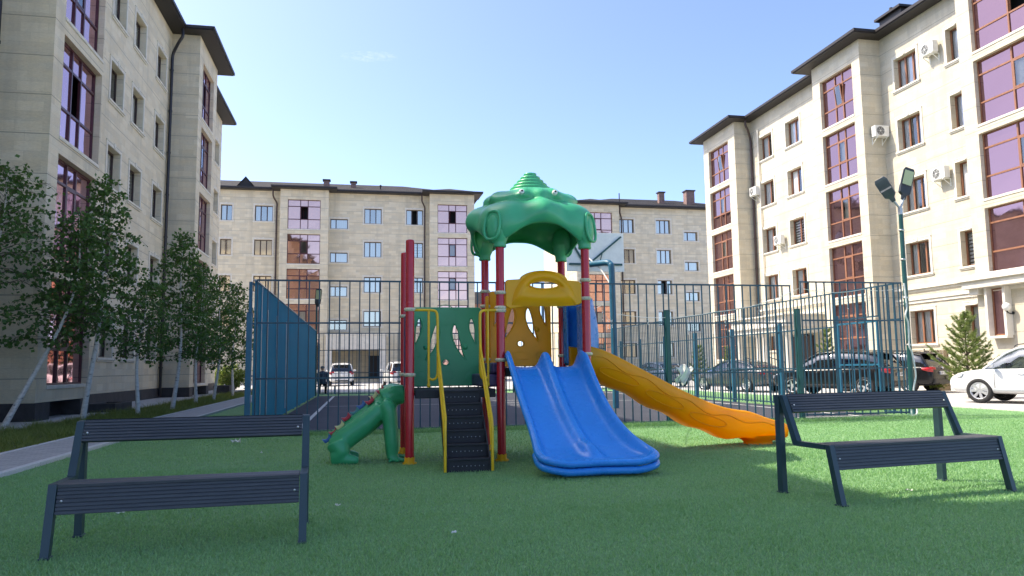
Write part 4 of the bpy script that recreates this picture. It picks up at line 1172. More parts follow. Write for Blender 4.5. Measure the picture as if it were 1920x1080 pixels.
# climbing figure: a long-bodied green animal leaning against the deck
def climber():
    m = MB()
    def limb(P, r, n=14): m.tube([PL(p) for p in catmull(P, 5)], [lerp_table([(i / (len(r) - 1), v) for i, v in enumerate(r)], j / ((len(P) - 1) * 5))[0] for j in range((len(P) - 1) * 5 + 1)], n)
    yc = 10.30
    limb([(-.38, yc, .22), (-.23, yc, .32), (.02, yc, .49), (.24, yc, .67), (.37, yc, .80)], [.11, .17, .175, .165, .14])
    for s in (-1, 1): # broad flat body: side volumes
        limb([(-.37, yc + .13 * s, .21), (-.21, yc + .15 * s, .31), (.03, yc + .15 * s, .49), (.26, yc + .13 * s, .70)], [.10, .15, .145, .11])
        limb([(-.30, yc + .20 * s, .26), (-.27, yc + .24 * s, .14), (-.36, yc + .25 * s, .06)], [.155, .125, .07])          # haunch
        limb([(-.38, yc + .25 * s, .05), (-.24, yc + .26 * s, .055), (-.10, yc + .27 * s, .045), (-.03, yc + .27 * s, .03)], [.06, .072, .066, .04])      # foot
        limb([(.27, yc + .17 * s, .74), (.345, yc + .20 * s, .68), (.375, yc + .21 * s, .45), (.39, yc + .22 * s, .25), (.40, yc + .22 * s, .04)], [.09, .105, .096, .09, .075])   # arm
        for k in (-1, 0, 1): limb([(.40, yc + .22 * s, .04), (.40 + .08 * k + .05, yc + .22 * s - .09, .028), (.40 + .12 * k + .07, yc + .22 * s - .15, .018)], [.045, .03, .016], 8)
    limb([(.28, yc, .80), (.40, yc, .86), (.50, yc, .86), (.56, yc, .86)], [.16, .155, .135, .12])
    m.loft([[PL((x, yc + y, z)) for x, y, z in ((.34, -.16, .90), (.34, .16, .90), (.40, .17, .985), (.40, -.17, .985))], [PL((x, yc + y, z)) for x, y, z in ((.54, -.14, .86), (.54, .14, .86), (.54, .14, .985), (.54, -.14, .985))]], 0, False)
    o = m.build('climber', M['p_green'], pg)
    r = o.modifiers.new('r', 'REMESH'); r.mode = 'VOXEL'; r.voxel_size = .014; r.use_smooth_shade = True
    sm = o.modifiers.new('sm', 'SMOOTH'); sm.factor = .6; sm.iterations = 10
    bake(o)
    spine = [(-.42, .30), (-.34, .39), (-.26, .47), (-.18, .57), (-.07, .64), (.01, .72), (.12, .78), (.17, .84), (.26, .92)]
    cols = ['p_blue_hold', 'p_red_hold', 'p_yel_hold', 'p_red_hold', 'p_green_hold', 'p_blue_hold', 'p_red_hold', 'p_yel_hold', 'p_red_hold']
    offs = [-.06, -.02, -.10, -.02, .03, .05, -.06, .05, -.02]
    for (x, z), c, oy in zip(spine, cols, offs):
        h = MB(); rot = Matrix.Rotation(R(-40), 3, 'Y'); P0 = Vector(PL((x - .005, yc + oy - .03, z - .005)))
        sec = [[tuple(P0 + rot @ Vector((-.055 + .11 * t, sy * (.03 - .008 * abs(t - .5)), .0 + q + .035 * (2 * t - 1) ** 2 * (1 if q > 0 else .3)))) for sy, q in ((-1, -.02), (1, -.02), (1, .022), (-1, .022))] for t in (0, .25, .5, .75, 1)]
        h.loft(sec, 0, True); h.build('climbing_hold', M[c], o, bevel=.006)
climber()

# ------------------------------------------------------------------ fences of the sports court
def fence_panel(root, a, b, z0, z1, rails, step=.187, bar=.023, name='bar_panel', mat='fence'):
    a = Vector(a); b = Vector(b); L = (b - a).length; d = (b - a) / L; n = max(1, round(L / step)); m = MB()
    for i in range(n + 1):
        p = a + d * (L * i / n); Mx = Matrix.Translation((p.x, p.y, 0)) @ Matrix.Rotation(math.atan2(d.y, d.x), 4, 'Z')
        m.box(-bar / 2, bar / 2, -bar / 2, bar / 2, z0, z1, 0, Mx)
    for z in rails:
        Mx = Matrix.Translation((a.x, a.y, 0)) @ Matrix.Rotation(math.atan2(d.y, d.x), 4, 'Z')
        m.box(-.012, L + .012, -.016 - (.0), .016, z - .016, z + .016, 0, Mx)
    return m.build(name, M[mat], root)
def sq_post(root, x, y, h, w=.09, mat='fence_post', name='post'):
    m = MB(); m.box(x - w / 2, x + w / 2, y - w / 2, y + w / 2, -.02, h); m.box(x - w / 2 - .004, x + w / 2 + .004, y - w / 2 - .004, y + w / 2 + .004, h, h + .012)
    return m.build(name, M[mat], root, bevel=.006, seg=1)
def at0(root, x, y):     # keep world coordinates while the root sits at the fence's foot
    for c in kids(root): c.location = Vector(c.location) - Vector((x, y, 0))
    root.location = (x, y, 0)
f1 = thing('fence', 'tall dark teal bar fence of the court, the long near side behind the playground', 'fence')
RL = [1.045, 2.10]
seg = [(-1.97, 0.9), (.93, 3.6), (3.63, 6.24), (6.36, 9.20)]
for a, b in seg: fence_panel(f1, (a, 14.93), (b, 14.93), .02, 2.93, [.05] + RL + [2.92])
fence_panel(f1, (9.46, 14.93), (11.98, 14.93), .08, 3.02, [.11, 1.10, 2.16, 3.01])
sq_post(f1, -2.08, 14.78, 2.28, .10); sq_post(f1, 6.30, 14.90, 2.36, .10, 'fence_green'); sq_post(f1, 9.33, 14.90, 2.40, .10, 'fence_green')
at0(f1, 5, 14.93)
f2 = thing('fence', 'court side clad in solid blue corrugated sheet, facing the birch trees', 'fence')
m = MB(); n = 760; z0, z1 = .06, 2.90; pts = []
for i in range(n + 1):
    y = 15.0 + (34.4 - 15.0) * i / n; pts.append((-2.03 + .010 * math.sin(i * 2 * math.pi / 5.), y))
m.add([(x, y, z0) for x, y in pts] + [(x, y, 2.92 + .012 * math.sin(y * 1.9)) for x, y in pts], [(i, i + 1, n + 2 + i, n + 1 + i) for i in range(n)], 0, True)
m.build('sheet_cladding', M['sheet'], f2)
for y in (15.0, 17.4, 19.8, 22.2, 24.6, 27, 29.4, 31.8, 34.3): sq_post(f2, -2.10, y, 2.88, .06)
m = MB()
for z in (.1, 1.1, 2.1, 2.86): m.box(-2.075, -2.045, 15.05, 34.3, z - .015, z + .015)
m.build('rail', M['fence_post'], f2)
m = MB(); m.box(-2.05, -2.0, 15.0, 34.3, 2.925, 2.94)
for y in (15.9, 16.9, 18.7, 21.0): m.box(-2.012, -1.996, y, y + .035, .2, 2.5 if y > 16.5 else 2.9)
m.build('cladding_strip', M['steel'], f2)
at0(f2, -2.05, 25)
f3 = thing('fence', 'teal bar fence with blue posts and a gate, court side facing the parked cars', 'fence')
fence_panel(f3, (12., 15.05), (12., 15.75), .06, 3.03, [.1, 3.02, 2.2]); fence_panel(f3, (12., 17.45), (12., 36.0), .06, 3.03, [.1, 1.08, 2.15, 3.02])
fence_panel(f3, (12., 15.78), (12., 17.42), 2.30, 3.03, [2.32, 3.02])
for y, h in ((17.5, 2.42), (20.2, 2.38), (23.15, 2.38), (26.0, 2.38), (28.9, 2.38), (31.6, 2.38), (34.2, 2.38)): sq_post(f3, 12.06, y, h, .10)
m = MB(); w = .045
for a in ((15.82, 15.82 + w, .12, 2.22), (17.36 - w, 17.36, .12, 2.22)): m.box(12 - w / 2, 12 + w / 2, a[0], a[1], a[2], a[3])
for z in (.12, 1.15, 2.18): m.box(12 - w / 2, 12 + w / 2, 15.82 + w, 17.36 - w, z, z + w)
for i in range(1, 8): m.box(12 - .009, 12 + .009, 15.82 + i * .193 - .009, 15.82 + i * .193 + .009, .16, 2.18)
g = m.build('gate', M['fence_post'], f3); m = MB(); m.box(11.95, 12.05, 15.90, 15.98, 1.0, 1.16); m.build('gate_lock', M['black_plastic'], g)
at0(f3, 12, 25.5)
f4 = thing('fence', 'tall dark bar fence along the far end of the court, before the white cars', 'fence')
for a, b in ((-1.95, 2.6), (2.65, 7.2), (7.25, 11.9)): fence_panel(f4, (a, 36), (b, 36), .06, 2.90, [.1, 1.05, 2.1, 2.88])
for x in (-1.97, 2.62, 7.22, 11.9): sq_post(f4, x, 36.06, 2.4, .09, 'fence_green')
at0(f4, 5, 36)

# ------------------------------------------------------------------ lamps, hoop, cables
def lamp_head(root, base, tip, up, mat):
    """flat street-lamp head from base to tip with its LED face along -up"""
    b = Vector(base); t = Vector(tip); d = (t - b).normalized(); L = (t - b).length; u = Vector(up); u = (u - d * u.dot(d)).normalized(); x = d.cross(u)
    Mx = Matrix((x, d, u)).transposed().to_4x4(); Mx.translation = b
    m = MB()
    P = lambda hw, y, z: [tuple(Mx @ Vector(p)) for p in ((-hw, y, z[0]), (hw, y, z[0]), (hw * .92, y, z[1]), (-hw * .92, y, z[1]))]
    m.loft([P(.05, 0, (-.03, .03)), P(.06, .10, (-.035, .035)), P(.135, .16, (-.04, .055)), P(.145, .32, (-.035, .06)), P(.15, .36, (-.02, .035)), P(.15, L - .08, (-.02, .03)), P(.12, L - .01, (-.018, .02)), P(.10, L, (-.01, .012))], 0, False)
    o = m.build('lamp_head', M[mat], root, bevel=.012)
    q = MB(); q.add([tuple(Mx @ Vector(p)) for p in ((-.12, .37, -.025), (.12, .37, -.025), (.12, L - .07, -.025), (-.12, L - .07, -.025))], [(3, 2, 1, 0)]); q.build('led_panel', M['led'], o)
lp = thing('street_lamp', 'leaning teal lamp post with two black lamp heads beside the court corner', 'street lamp')
bx, by = 12.42, 15.35
m = MB(); m.tube([(bx, by, 0), (bx + .06, by + .05, 4.72)], [.062, .048], 14); m.lathe([(.13, 0), (.13, .02), (.075, .03), (.07, .25)], 14, Matrix.Translation((bx, by, 0))); m.build('pole', M['fence_green'], lp)
m = MB(); m.tube([(bx + .06, by + .05, 4.70), (bx + .06, by + .05, 4.86)], .055, 12); tp = Vector((bx + .06, by + .05, 4.84))
m.tube([tp, tp + Vector((-.10, .02, .14)), tp + Vector((-.17, .05, .24))], .026, 10); m.tube([tp, tp + Vector((.05, -.02, .14)), tp + Vector((.10, -.03, .30))], .028, 10); m.build('bracket', M['steel'], lp)
lamp_head(lp, tp + Vector((-.13, .03, .18)), tp + Vector((-.44, .10, .74)), (-.75, -.35, .55), 'lamp_grey')
lamp_head(lp, tp + Vector((.07, -.02, .22)), tp + Vector((.28, -.06, .98)), (.15, .90, .42), 'lamp_black')
m = MB()
for z in (1.6, 2.7, 3.6, 4.3): m.lathe([(.06, z), (.066, z + .01), (.066, z + .03), (.06, z + .04)], 12, Matrix.Translation((bx + .012 * z, by + .01 * z, 0)))
m.build('pole_band', M['steel'], lp)
at0(lp, bx, by)
m = MB(); m.tube(catmull([(12.34, 15.27, 3.05), (12.36, 15.26, 2.5), (12.30, 15.24, 2.3), (12.37, 15.26, 2.1), (12.35, 15.25, 1.6), (12.41, 15.25, 1.45), (12.44, 15.24, 1.2), (12.46, 15.24, .9), (12.38, 15.24, .6), (12.42, 15.24, .3), (12.40, 15.2, .10), (12.28, 15.1, .03), (12.12, 15.05, .02)], 6), .019, 7)
tag(m.build('cable', M['cable']), 'white cable running down the teal lamp post to the turf', 'cable')
l2 = thing('street_lamp', 'lamp post with one black lamp head behind the far court fence', 'street lamp', (0, 0, 0))
m = MB(); m.tube([(-2.12, 36.4, 0), (-2.12, 36.4, 4.4)], [.055, .045], 10); m.build('pole', M['fence_green'], l2)
lamp_head(l2, (-2.10, 36.4, 4.15), (-2.02, 36.25, 5.0), (-.2, .9, .3), 'lamp_black'); at0(l2, -2.12, 36.4)
bs = thing('basketball_stand', 'blue basketball post carrying a white backboard seen from behind', 'basketball hoop')
m = MB(); px, py = 7.22, 21.0
m.tube(catmull([(px, py, 0), (px, py, 1.5), (px - .02, py, 3.0), (px - .03, py, 4.05), (px - .05, py + .04, 4.2), (px - .12, py + .15, 4.27), (px - .3, py + .6, 4.30), (px - .45, py + 1.05, 4.33)], 5), .092, 16); m.build('pole', M['fence_post'], bs)
bxl, bxr, bz0, bz1, byy = 6.15, 8.02, 4.14, 5.36, 22.2
m = MB(); m.box(bxl, bxr, byy, byy + .03, bz0, bz1); m.build('backboard', M['white_paint'], bs, bevel=.006)
m = MB()
m.box(bxl + .08, bxr - .08, byy - .06, byy - .002, 4.33, 4.39)
c = Vector((6.80, byy - .03, 4.42))
for e in ((7.92, 5.24), (6.22, 5.24)): m.bar(c + Vector((.12 if e[0] > 7 else -.12, 0, 0)), (e[0], byy - .03, e[1]), .05, .05)
m.bar((7.3, byy - .03, 4.72), (7.12, byy - .3, 4.36), .025, .025); m.box(6.72, 6.88, byy - .12, byy - .002, 4.36, 4.52)
m.build('back_frame', M['fence_green'], bs)
m = MB(); m.tube([(px - .03, py + .02, 3.55), (px - .22, py + .45, 4.12), (6.62, byy - .04, 4.75)], .022, 8); m.build('brace', M['white_paint'], bs)
m = MB(); m.tube([(6.85 + .22 * math.cos(a), byy + .30 + .22 * math.sin(a), 4.26) for a in [2 * math.pi * i / 24 for i in range(24)]], .012, 6, closed=True); m.box(6.79, 6.91, byy + .03, byy + .09, 4.22, 4.30); m.build('hoop_rim', M['p_red_hold'], bs)
at0(bs, px, py)
# festoon wires with small clear bulbs along the court fence
def festoon(P, label, sag=.12, drops=True):
    m = MB(); b = MB(); pts = []
    for a, c in zip(P, P[1:]):
        a, c = Vector(a), Vector(c)
        for i in range(10):
            t = i / 10; q = a.lerp(c, t); q.z -= sag * 4 * t * (1 - t); pts.append(q)
    pts.append(Vector(P[-1])); m.tube(pts, .006, 5)
    if drops:
        for i in range(3, len(pts), 4):
            l = .12 + .28 * ((i * 37) % 10) / 10; q = pts[i]
            m.tube([q, q + Vector((.02, 0, -l * .5)), q + Vector((-.01 + .02 * (i % 3), 0, -l))], .004, 4)
            for j in range(4): b.ellipsoid(tuple(q + Vector((.012 * (j % 2), -.01, -l * (j + 1) / 4))), (.011, .011, .016), 6, 4)
    o = m.build('string_light', M['cable']); tag(o, label, 'string light', 'string lights on the court fence')
    if drops: tag(b.build('bulbs', M['bulb'], o), kind='stuff')
festoon([(3.0, 11.1, 2.25), (5.2, 16, 2.55), (7.15, 20.9, 2.55)], 'thin white string light running from the playground post to the basketball post')
festoon([(5.2, 14.88, 2.28), (7.4, 14.88, 2.34), (9.4, 14.9, 2.86)], 'thin white string light hung loosely along the middle of the near court fence', .10)
festoon([(9.5, 14.88, 2.85), (11.0, 14.88, 2.86), (12.2, 15.1, 2.98)], 'thin white string light near the leaning teal lamp post', .08)
# rag on the fence rail
m = MB(); n = 16; mm = 12; vs = []
for j in range(mm + 1):
    for i in range(n + 1):
        u = i / n - .5; v = j / mm
        wdt = .34 * (1 - .35 * v) + .05 * math.sin(v * 9)
        vs.append((6.62 + u * wdt + .05 * math.sin(v * 4) - .06 * v, 14.895 - .035 * math.sin(u * 14 + v * 3) - .03 * math.sin(math.pi * v), 1.20 - .42 * v * (1 - .35 * abs(math.sin(u * 7.0 + 1.2))) + .04 * math.cos(u * 9)))
m.add(vs, [(j * (n + 1) + i, j * (n + 1) + i + 1, (j + 1) * (n + 1) + i + 1, (j + 1) * (n + 1) + i) for j in range(mm) for i in range(n)], 0, True)
o = m.build('rag', M['cloth_white']); so2 = o.modifiers.new('s', 'SOLIDIFY'); so2.thickness = .004
tag(o, 'crumpled white rag caught on the middle rail of the near court fence', 'rag')
# ------------------------------------------------------------------ trees and plants
def leaf_quads(P, size, droop=.35, seed=0, aspect=.78):
    """P (n,3) leaf bases -> folded diamond leaves"""
    g = np.random.default_rng(seed); n = len(P)
    d = g.normal(size=(n, 3)); d[:, 2] -= droop * 1.6; d /= np.linalg.norm(d, axis=1)[:, None]
    s = g.normal(size=(n, 3)); s -= d * (s * d).sum(1)[:, None]; s /= np.linalg.norm(s, axis=1)[:, None]
    L = size * (.6 + .8 * g.random(n)); W = L * aspect * .5
    a = P; b = P + d * (L * .45)[:, None] + s * W[:, None]; c = P + d * L[:, None]; e = P + d * (L * .45)[:, None] - s * W[:, None]
    return np.stack([a, b, c, e], 1).reshape(-1, 3)

def birch(label, base, h, lean, cb, rad, seed, nleaf, group='young birch trees in the grass strip', shape=1.0, size=.105):
    g = random.Random(seed)
    root = thing('birch_tree', label, 'tree', base, 0, group)
    lx, ly = lean
    def trunk_at(t):
        return Vector((lx * (t + .35 * math.sin(t * 3.0)) * .75 + .06 * math.sin(t * 7 + seed), ly * t + .06 * math.sin(t * 5 + seed * 2), h * t))
    tk = MB(); pts = [trunk_at(i / 24) for i in range(25)]
    r0 = .050 + .004 * h
    tk.tube(pts, [max(.008, r0 * (1 - .9 * (i / 24) ** .8)) for i in range(25)], 10)
    lv = []; br = MB()
    nb = int(34 + 6 * h)
    anchors = []
    for i in range(nb):
        t = cb + (0.985 - cb) * ((i + g.random()) / nb) ** .92
        u = (t - cb) / (1 - cb)
        prof = min(1., .55 + u * 2.2) * (1 - u) ** .62 * 1.12 * shape
        az = i * 2.399 + g.random() * .9
        L = rad * prof * (.55 + .6 * g.random()) + .12
        p0 = trunk_at(t); d = Vector((math.cos(az), math.sin(az), .55 + .5 * u - .2 * g.random()))
        P = [p0]; n = 6
        for j in range(1, n + 1):
            f = j / n
            P.append(p0 + Vector((d.x * L * f, d.y * L * f, L * (d.z * f - .62 * f * f))) + Vector((g.gauss(0, .03), g.gauss(0, .03), g.gauss(0, .03))))
        br.tube(P, [max(.003, .016 * (1 - .8 * u) * (1 - .85 * j / n)) for j in range(n + 1)], 5)
        for q in range(3):
            f0 = .35 + .55 * g.random(); k = min(int(f0 * n), n - 1); s0 = P[k].lerp(P[k + 1], f0 * n - k)
            a2 = az + g.choice((-1, 1)) * (.6 + .8 * g.random()); l2 = L * (.30 + .25 * g.random())
            P2 = [s0 + Vector((math.cos(a2) * l2 * f, math.sin(a2) * l2 * f, l2 * (.35 * f - .75 * f * f))) for f in (0, .33, .66, 1)]
            br.tube(P2, [.005, .004, .003, .002], 4, caps=False)
            anchors += [(P2, .9)]
        anchors += [(P[1:], 1.2), (P[3:], 1.0)]
    tops = [trunk_at(.86 + .14 * i / 5) for i in range(6)]; anchors += [(tops, .6)]
    wsum = sum(w * max((a[-1] - a[0]).length, .12) for a, w in anchors)
    gg = np.random.default_rng(seed + 100)
    for a, w in anchors:
        cnt = max(3, int(nleaf * w * max((a[-1] - a[0]).length, .12) / wsum))
        A = np.array([tuple(p) for p in a]); idx = gg.random(cnt) * (len(A) - 1); k = np.minimum(idx.astype(int), len(A) - 2); f = (idx - k)[:, None]
        p = A[k] * (1 - f) + A[k + 1] * f + gg.normal(size=(cnt, 3)) * (.055, .055, .065)
        lv.append(p)
    tk.build('trunk', M['bark'], root)
    P = np.concatenate(lv)
    cr = soup('crown', leaf_quads(P, size, .4, seed), 4, M['leaf'], root)
    br.build('branch', M['twig'], cr)
    return root
birch('leaning birch with pale trunk curving right at the left photo edge', (-8.02, 19.35, 0), 5.0, (1.7, .2), .36, 1.25, 3, 2900, size=.10)
birch('tallest birch with straight white trunk beside the leaning birch', (-6.72, 20.6, 0), 6.2, (.28, .1), .33, 1.15, 5, 3700, size=.10)
birch('small low birch with thin trunk standing between two taller birches', (-5.98, 22.1, 0), 3.7, (.08, .1), .42, 0.8, 8, 1300, size=.095)
birch('full bushy birch in front of the black downpipe corner', (-5.88, 25.9, 0), 5.75, (.12, .2), .27, 1.2, 12, 4300, size=.10)
birch('thin birch just behind the full bushy birch', (-6.2, 30.6, 0), 5.3, (.06, .2), .30, 1.05, 15, 2600, size=.10)
birch('dense dark birch next to last in the row toward the blue fence', (-6.05, 33.7, 0), 5.2, (.16, 0), .25, 1.2, 18, 3000, size=.105)
birch('farthest birch of the row, crown touching the blue fence', (-6.1, 38.2, 0), 5.4, (.1, 0), .28, 1.3, 21, 3200, size=.105)
birch('birch whose leafy branches reach in from the left photo edge', (-9.0, 18.6, 0), 6.0, (1.1, .3), .52, 1.6, 27, 2600, size=.10)

def shrub(name, label, base, h, r, seed, n, mat='shrub', size=.09, cat='shrub', group=None):
    root = thing(name, label, cat, base, 0, group)
    g = np.random.default_rng(seed); st = MB(); P = []
    for i in range(14):
        az = i * 2.4; l = h * (.6 + .4 * g.random()); rr = r * (.3 + .7 * g.random())
        pts = [Vector((rr * math.cos(az) * f ** 1.2, rr * math.sin(az) * f ** 1.2, l * f)) for f in (0, .3, .6, .85, 1)]
        st.tube(pts, [.014, .011, .008, .005, .003], 5)
        A = np.array([tuple(p) for p in pts[1:]]); c = n // 14; ix = g.random(c) * 3; k = np.minimum(ix.astype(int), 2); f = (ix - k)[:, None]
        P.append(A[k] * (1 - f) + A[k + 1] * f + g.normal(size=(c, 3)) * (r * .22, r * .22, h * .06))
    st.build('stem', M['twig'], root); P = np.concatenate(P); P[:, 2] = np.abs(P[:, 2]); soup('foliage', leaf_quads(P, size, .1, seed), 4, M[mat], root)
    return root
for i, (x, y, h, lab) in enumerate(((-7.6, 48.5, 1.3, 'yellow green bush at the far corner of the shaded limestone building'), (-5.9, 50.2, 1.0, 'low sunlit bush nearest the far end of the path'), (-9.2, 53.5, 1.6, 'taller sunlit bush behind the far corner bushes'))):
    shrub('bush', lab, (x, y, 0), h, .9, 40 + i, 1500, size=.12, group='bushes at the far end of the path')

def conifer(label, base, h, r, seed, whorls=11, needles=44, mat='needle', nl=.085, group='young conifers along the sunlit building'):
    root = thing('conifer', label, 'tree', base, 0, group); g = random.Random(seed); gg = np.random.default_rng(seed)
    tk = MB(); tk.tube([(0, 0, 0), (.02, 0, h * .5), (0, .01, h)], [.045, .028, .006], 8); tk.build('trunk', M['twig'], root)
    V = []; br = MB()
    def needles_on(P, dens, nlen):
        for a, b in zip(P, P[1:]):
            L = (b - a).length; c = max(4, int(dens * L)); d = np.array(((b - a) / max(L, 1e-6))[:])
            f = gg.random((c, 1)); p = np.array(a[:]) * (1 - f) + np.array(b[:]) * f
            q = gg.normal(size=(c, 3)); q -= d * (q @ d)[:, None]; q /= np.linalg.norm(q, axis=1)[:, None]
            dirn = q * .75 + d * .75; l = nlen * (.7 + .6 * gg.random((c, 1))); s = np.cross(dirn, gg.normal(size=(c, 3))); s /= np.linalg.norm(s, axis=1)[:, None]
            V.append(np.stack([p - s * .006, p + s * .006, p + dirn * l], 1).reshape(-1, 3))
    for w in range(whorls):
        t = .08 + .86 * w / (whorls - 1); z = h * t; R0 = r * (1 - t) ** .8 * (.85 + .3 * g.random()) + .12
        for b in range(6):
            if g.random() < .12: continue
            az = b * math.pi / 3 + w * .7 + g.gauss(0, .2); L = R0 * (.7 + .5 * g.random()); up = .35 + .55 * t
            P = [Vector((math.cos(az) * L * f, math.sin(az) * L * f, z + L * (up * f - .15 * f + .35 * f * f))) for f in (0, .25, .5, .75, 1)]
            br.tube(P, [.012, .010, .008, .006, .003], 5); needles_on(P[1:], needles * 9, nl)
            for k in (1, 2, 3):
                for s in (-1, 1):
                    a2 = az + s * .75; l2 = L * .32 * (1.2 - .2 * k)
                    Q = [P[k] + Vector((math.cos(a2) * l2 * f, math.sin(a2) * l2 * f, l2 * .55 * f)) for f in (0, .5, 1)]
                    br.tube(Q, [.006, .005, .003], 4, caps=False); needles_on(Q, needles * 9, nl)
    P = [Vector((0, 0, h * .9)), Vector((0, 0, h * 1.03))]; needles_on(P, needles * 9, nl)
    cr = soup('crown', np.concatenate(V), 3, M[mat], root); br.build('branch', M['twig'], cr)
    return root
conifer('open pale green pine in front of the wall between black and white cars', (20.45, 22.5, 0), 2.85, 1.1, 3)
conifer('slim young conifer behind the near black car and the fence bars', (22.6, 33.6, .0), 2.9, .6, 9, 11, 50)
conifer('small young conifer behind the grey sedan and the blue fence posts', (19.2, 41.0, 0), 2.3, .6, 12, 9, 40)
conifer('tiny yellowish conifer against the sunlit wall under the far bay', (24.2, 47.2, 0), 2.4, .5, 14, 9, 36)

# ------------------------------------------------------------------ cars
def make_car(name, label, loc, heading, paint, style, group, glassm='car_glass_dark', plate=None, rimm='rim', spokes=7, W=1.88, wheel_r=.36):
    """local: nose toward +x, origin on the ground under the middle of the car"""
    root = thing(name, label, 'car', loc, heading, group)
    hw = W / 2
    if style == 'suv':      # x, zbottom, zbelt, half width
        L = 4.75; st = [(-2.36, .52, .88, .70), (-2.33, .40, .98, .80), (-2.18, .30, 1.06, .91), (-1.8, .26, 1.09, .97), (-.9, .25, 1.06, 1.0), (0., .25, 1.03, 1.0), (.95, .26, 1.02, .99), (1.35, .26, 1.00, .97), (1.85, .27, .94, .93), (2.18, .30, .84, .85), (2.33, .38, .72, .74), (2.37, .48, .62, .66)]
        gh = [(-2.20, 1.06, 1.09, .86, .84), (-1.86, 1.09, 1.56, .90, .70), (-1.3, 1.08, 1.66, .92, .70), (-.3, 1.05, 1.70, .93, .715), (.35, 1.03, 1.66, .93, .70), (.72, 1.03, 1.50, .92, .70), (1.30, 1.00, 1.03, .90, .84)]
        pill = [(-1.86, 1), (-1.05, 4), (-.08, 2), (.72, 5)]; wb = (1.42, -1.42); belt = (-1.9, .95)
    else:
        L = 4.8; st = [(-2.38, .50, .84, .72), (-2.34, .38, .95, .82), (-2.15, .28, .99, .92), (-1.7, .23, .99, .97), (-.8, .21, .95, 1.0), (0, .21, .93, 1.0), (.95, .21, .92, .99), (1.4, .21, .88, .97), (1.9, .23, .80, .92), (2.2, .27, .70, .83), (2.36, .36, .58, .70), (2.40, .44, .52, .62)]
        gh = [(-1.95, .985, 1.0, .84, .80), (-1.25, .97, 1.30, .90, .64), (-.6, .95, 1.42, .92, .66), (.1, .94, 1.43, .93, .66), (.55, .93, 1.33, .92, .66), (1.25, .90, .93, .90, .80)]
        pill = [(-1.25, 1), (-.1, 2), (.55, 5)]; wb = (1.43, -1.40); belt = (-1.4, .9)
    rings = []
    for x, zb, zt, k in st:
        w = hw * k; zm = zb + (zt - zb) * .45
        half = [(0, zb), (w * .72, zb), (w * .93, zb + .05), (w * .985, zb + .16), (w, zm), (w * .985, zt - .16), (w * .955, zt - .05), (w * .90, zt), (w * .5, zt + .015), (0, zt + .02)]
        rings.append([(x, y, z) for y, z in half] + [(x, -y, z) for y, z in half[-2:0:-1]])
    m = MB(); m.loft(rings, 0, True)
    body = m.build('body', M[paint], root, weld=True)
    sb = body.modifiers.new('s', 'SUBSURF'); sb.levels = 2; sb.render_levels = 2
    cut = MB()
    for x in wb:
        for s in (-1, 1):
            Mx = Matrix.Translation((x, s * (hw - .12), wheel_r)) @ Matrix.Rotation(R(90), 4, 'X')
            cut.lathe([(wheel_r + .055, -.20), (wheel_r + .055, .20)], 28, Mx)
    co = cut.build('cutter', M['car_trim'])
    bo = body.modifiers.new('b', 'BOOLEAN'); bo.operation = 'DIFFERENCE'; bo.object = co; bo.solver = 'EXACT'
    bake(body); bpy.data.objects.remove(co)
    bm = bmesh.new(); bm.from_mesh(body.data); bmesh.ops.recalc_face_normals(bm, faces=bm.faces)
    if sum(f.normal.x * f.calc_area() for f in bm.faces if f.calc_center_median().x < -2.25) > 0: bmesh.ops.reverse_faces(bm, faces=bm.faces)
    bm.to_mesh(body.data); bm.free()
    if len(body.data.materials) == 0: body.data.materials.append(M[paint])
    for p in body.data.polygons:
        p.use_smooth = True
    try:
        body.data.set_sharp_from_angle(angle=R(38))
    except Exception: pass
    # greenhouse: glass volume, then roof skin and pillars in body colour
    gr = []
    for x, z0, z1, k0, k1 in gh:
        a, b = hw * k0 - .02, hw * k1
        half = [(0, z0 - .04), (a, z0 - .04), (a * .995, z0), (a + (b - a) * .5 + .012, z0 + (z1 - z0) * .5), (b + .015, z1 - .045), (b - .06, z1 - .008), (b * .5, z1 + .012), (0, z1 + .018)]
        gr.append([(x, y, z) for y, z in half] + [(x, -y, z) for y, z in half[-2:0:-1]])
    m = MB(); m.loft(gr, 0, True); g = m.build('window', M[glassm], root, weld=True)
    m = MB()
    for (r0, r1) in zip(gr, gr[1:]):
        if r0[7][2] < gh[0][2] + .3 and r0[7][0] < -1.9 and style == 'suv': continue
        if min(r0[7][2], r1[7][2]) < (1.45 if style == 'suv' else 1.25): continue
        n = len(r0); ii = [4, 5, 6, 7, 8, 9, 10]
        up = lambda p: (p[0], p[1] * 1.008, p[2] + .010)
        for a, b in zip(ii, ii[1:]): m.quad(up(r0[a]), up(r0[b]), up(r1[b]), up(r1[a]), 0, True)
    def gpt(x, s, f):     # point on the side glass at station x
        for (r0, r1) in zip(gr, gr[1:]):
            if r0[0][0] <= x <= r1[0][0]:
                t = (x - r0[0][0]) / (r1[0][0] - r0[0][0]); P = [Vector(r0[i]).lerp(Vector(r1[i]), t) for i in (2, 3, 4)]
                q = P[0].lerp(P[1], f * 2) if f < .5 else P[1].lerp(P[2], f * 2 - 1); q.y = (q.y + .006) * s; return q
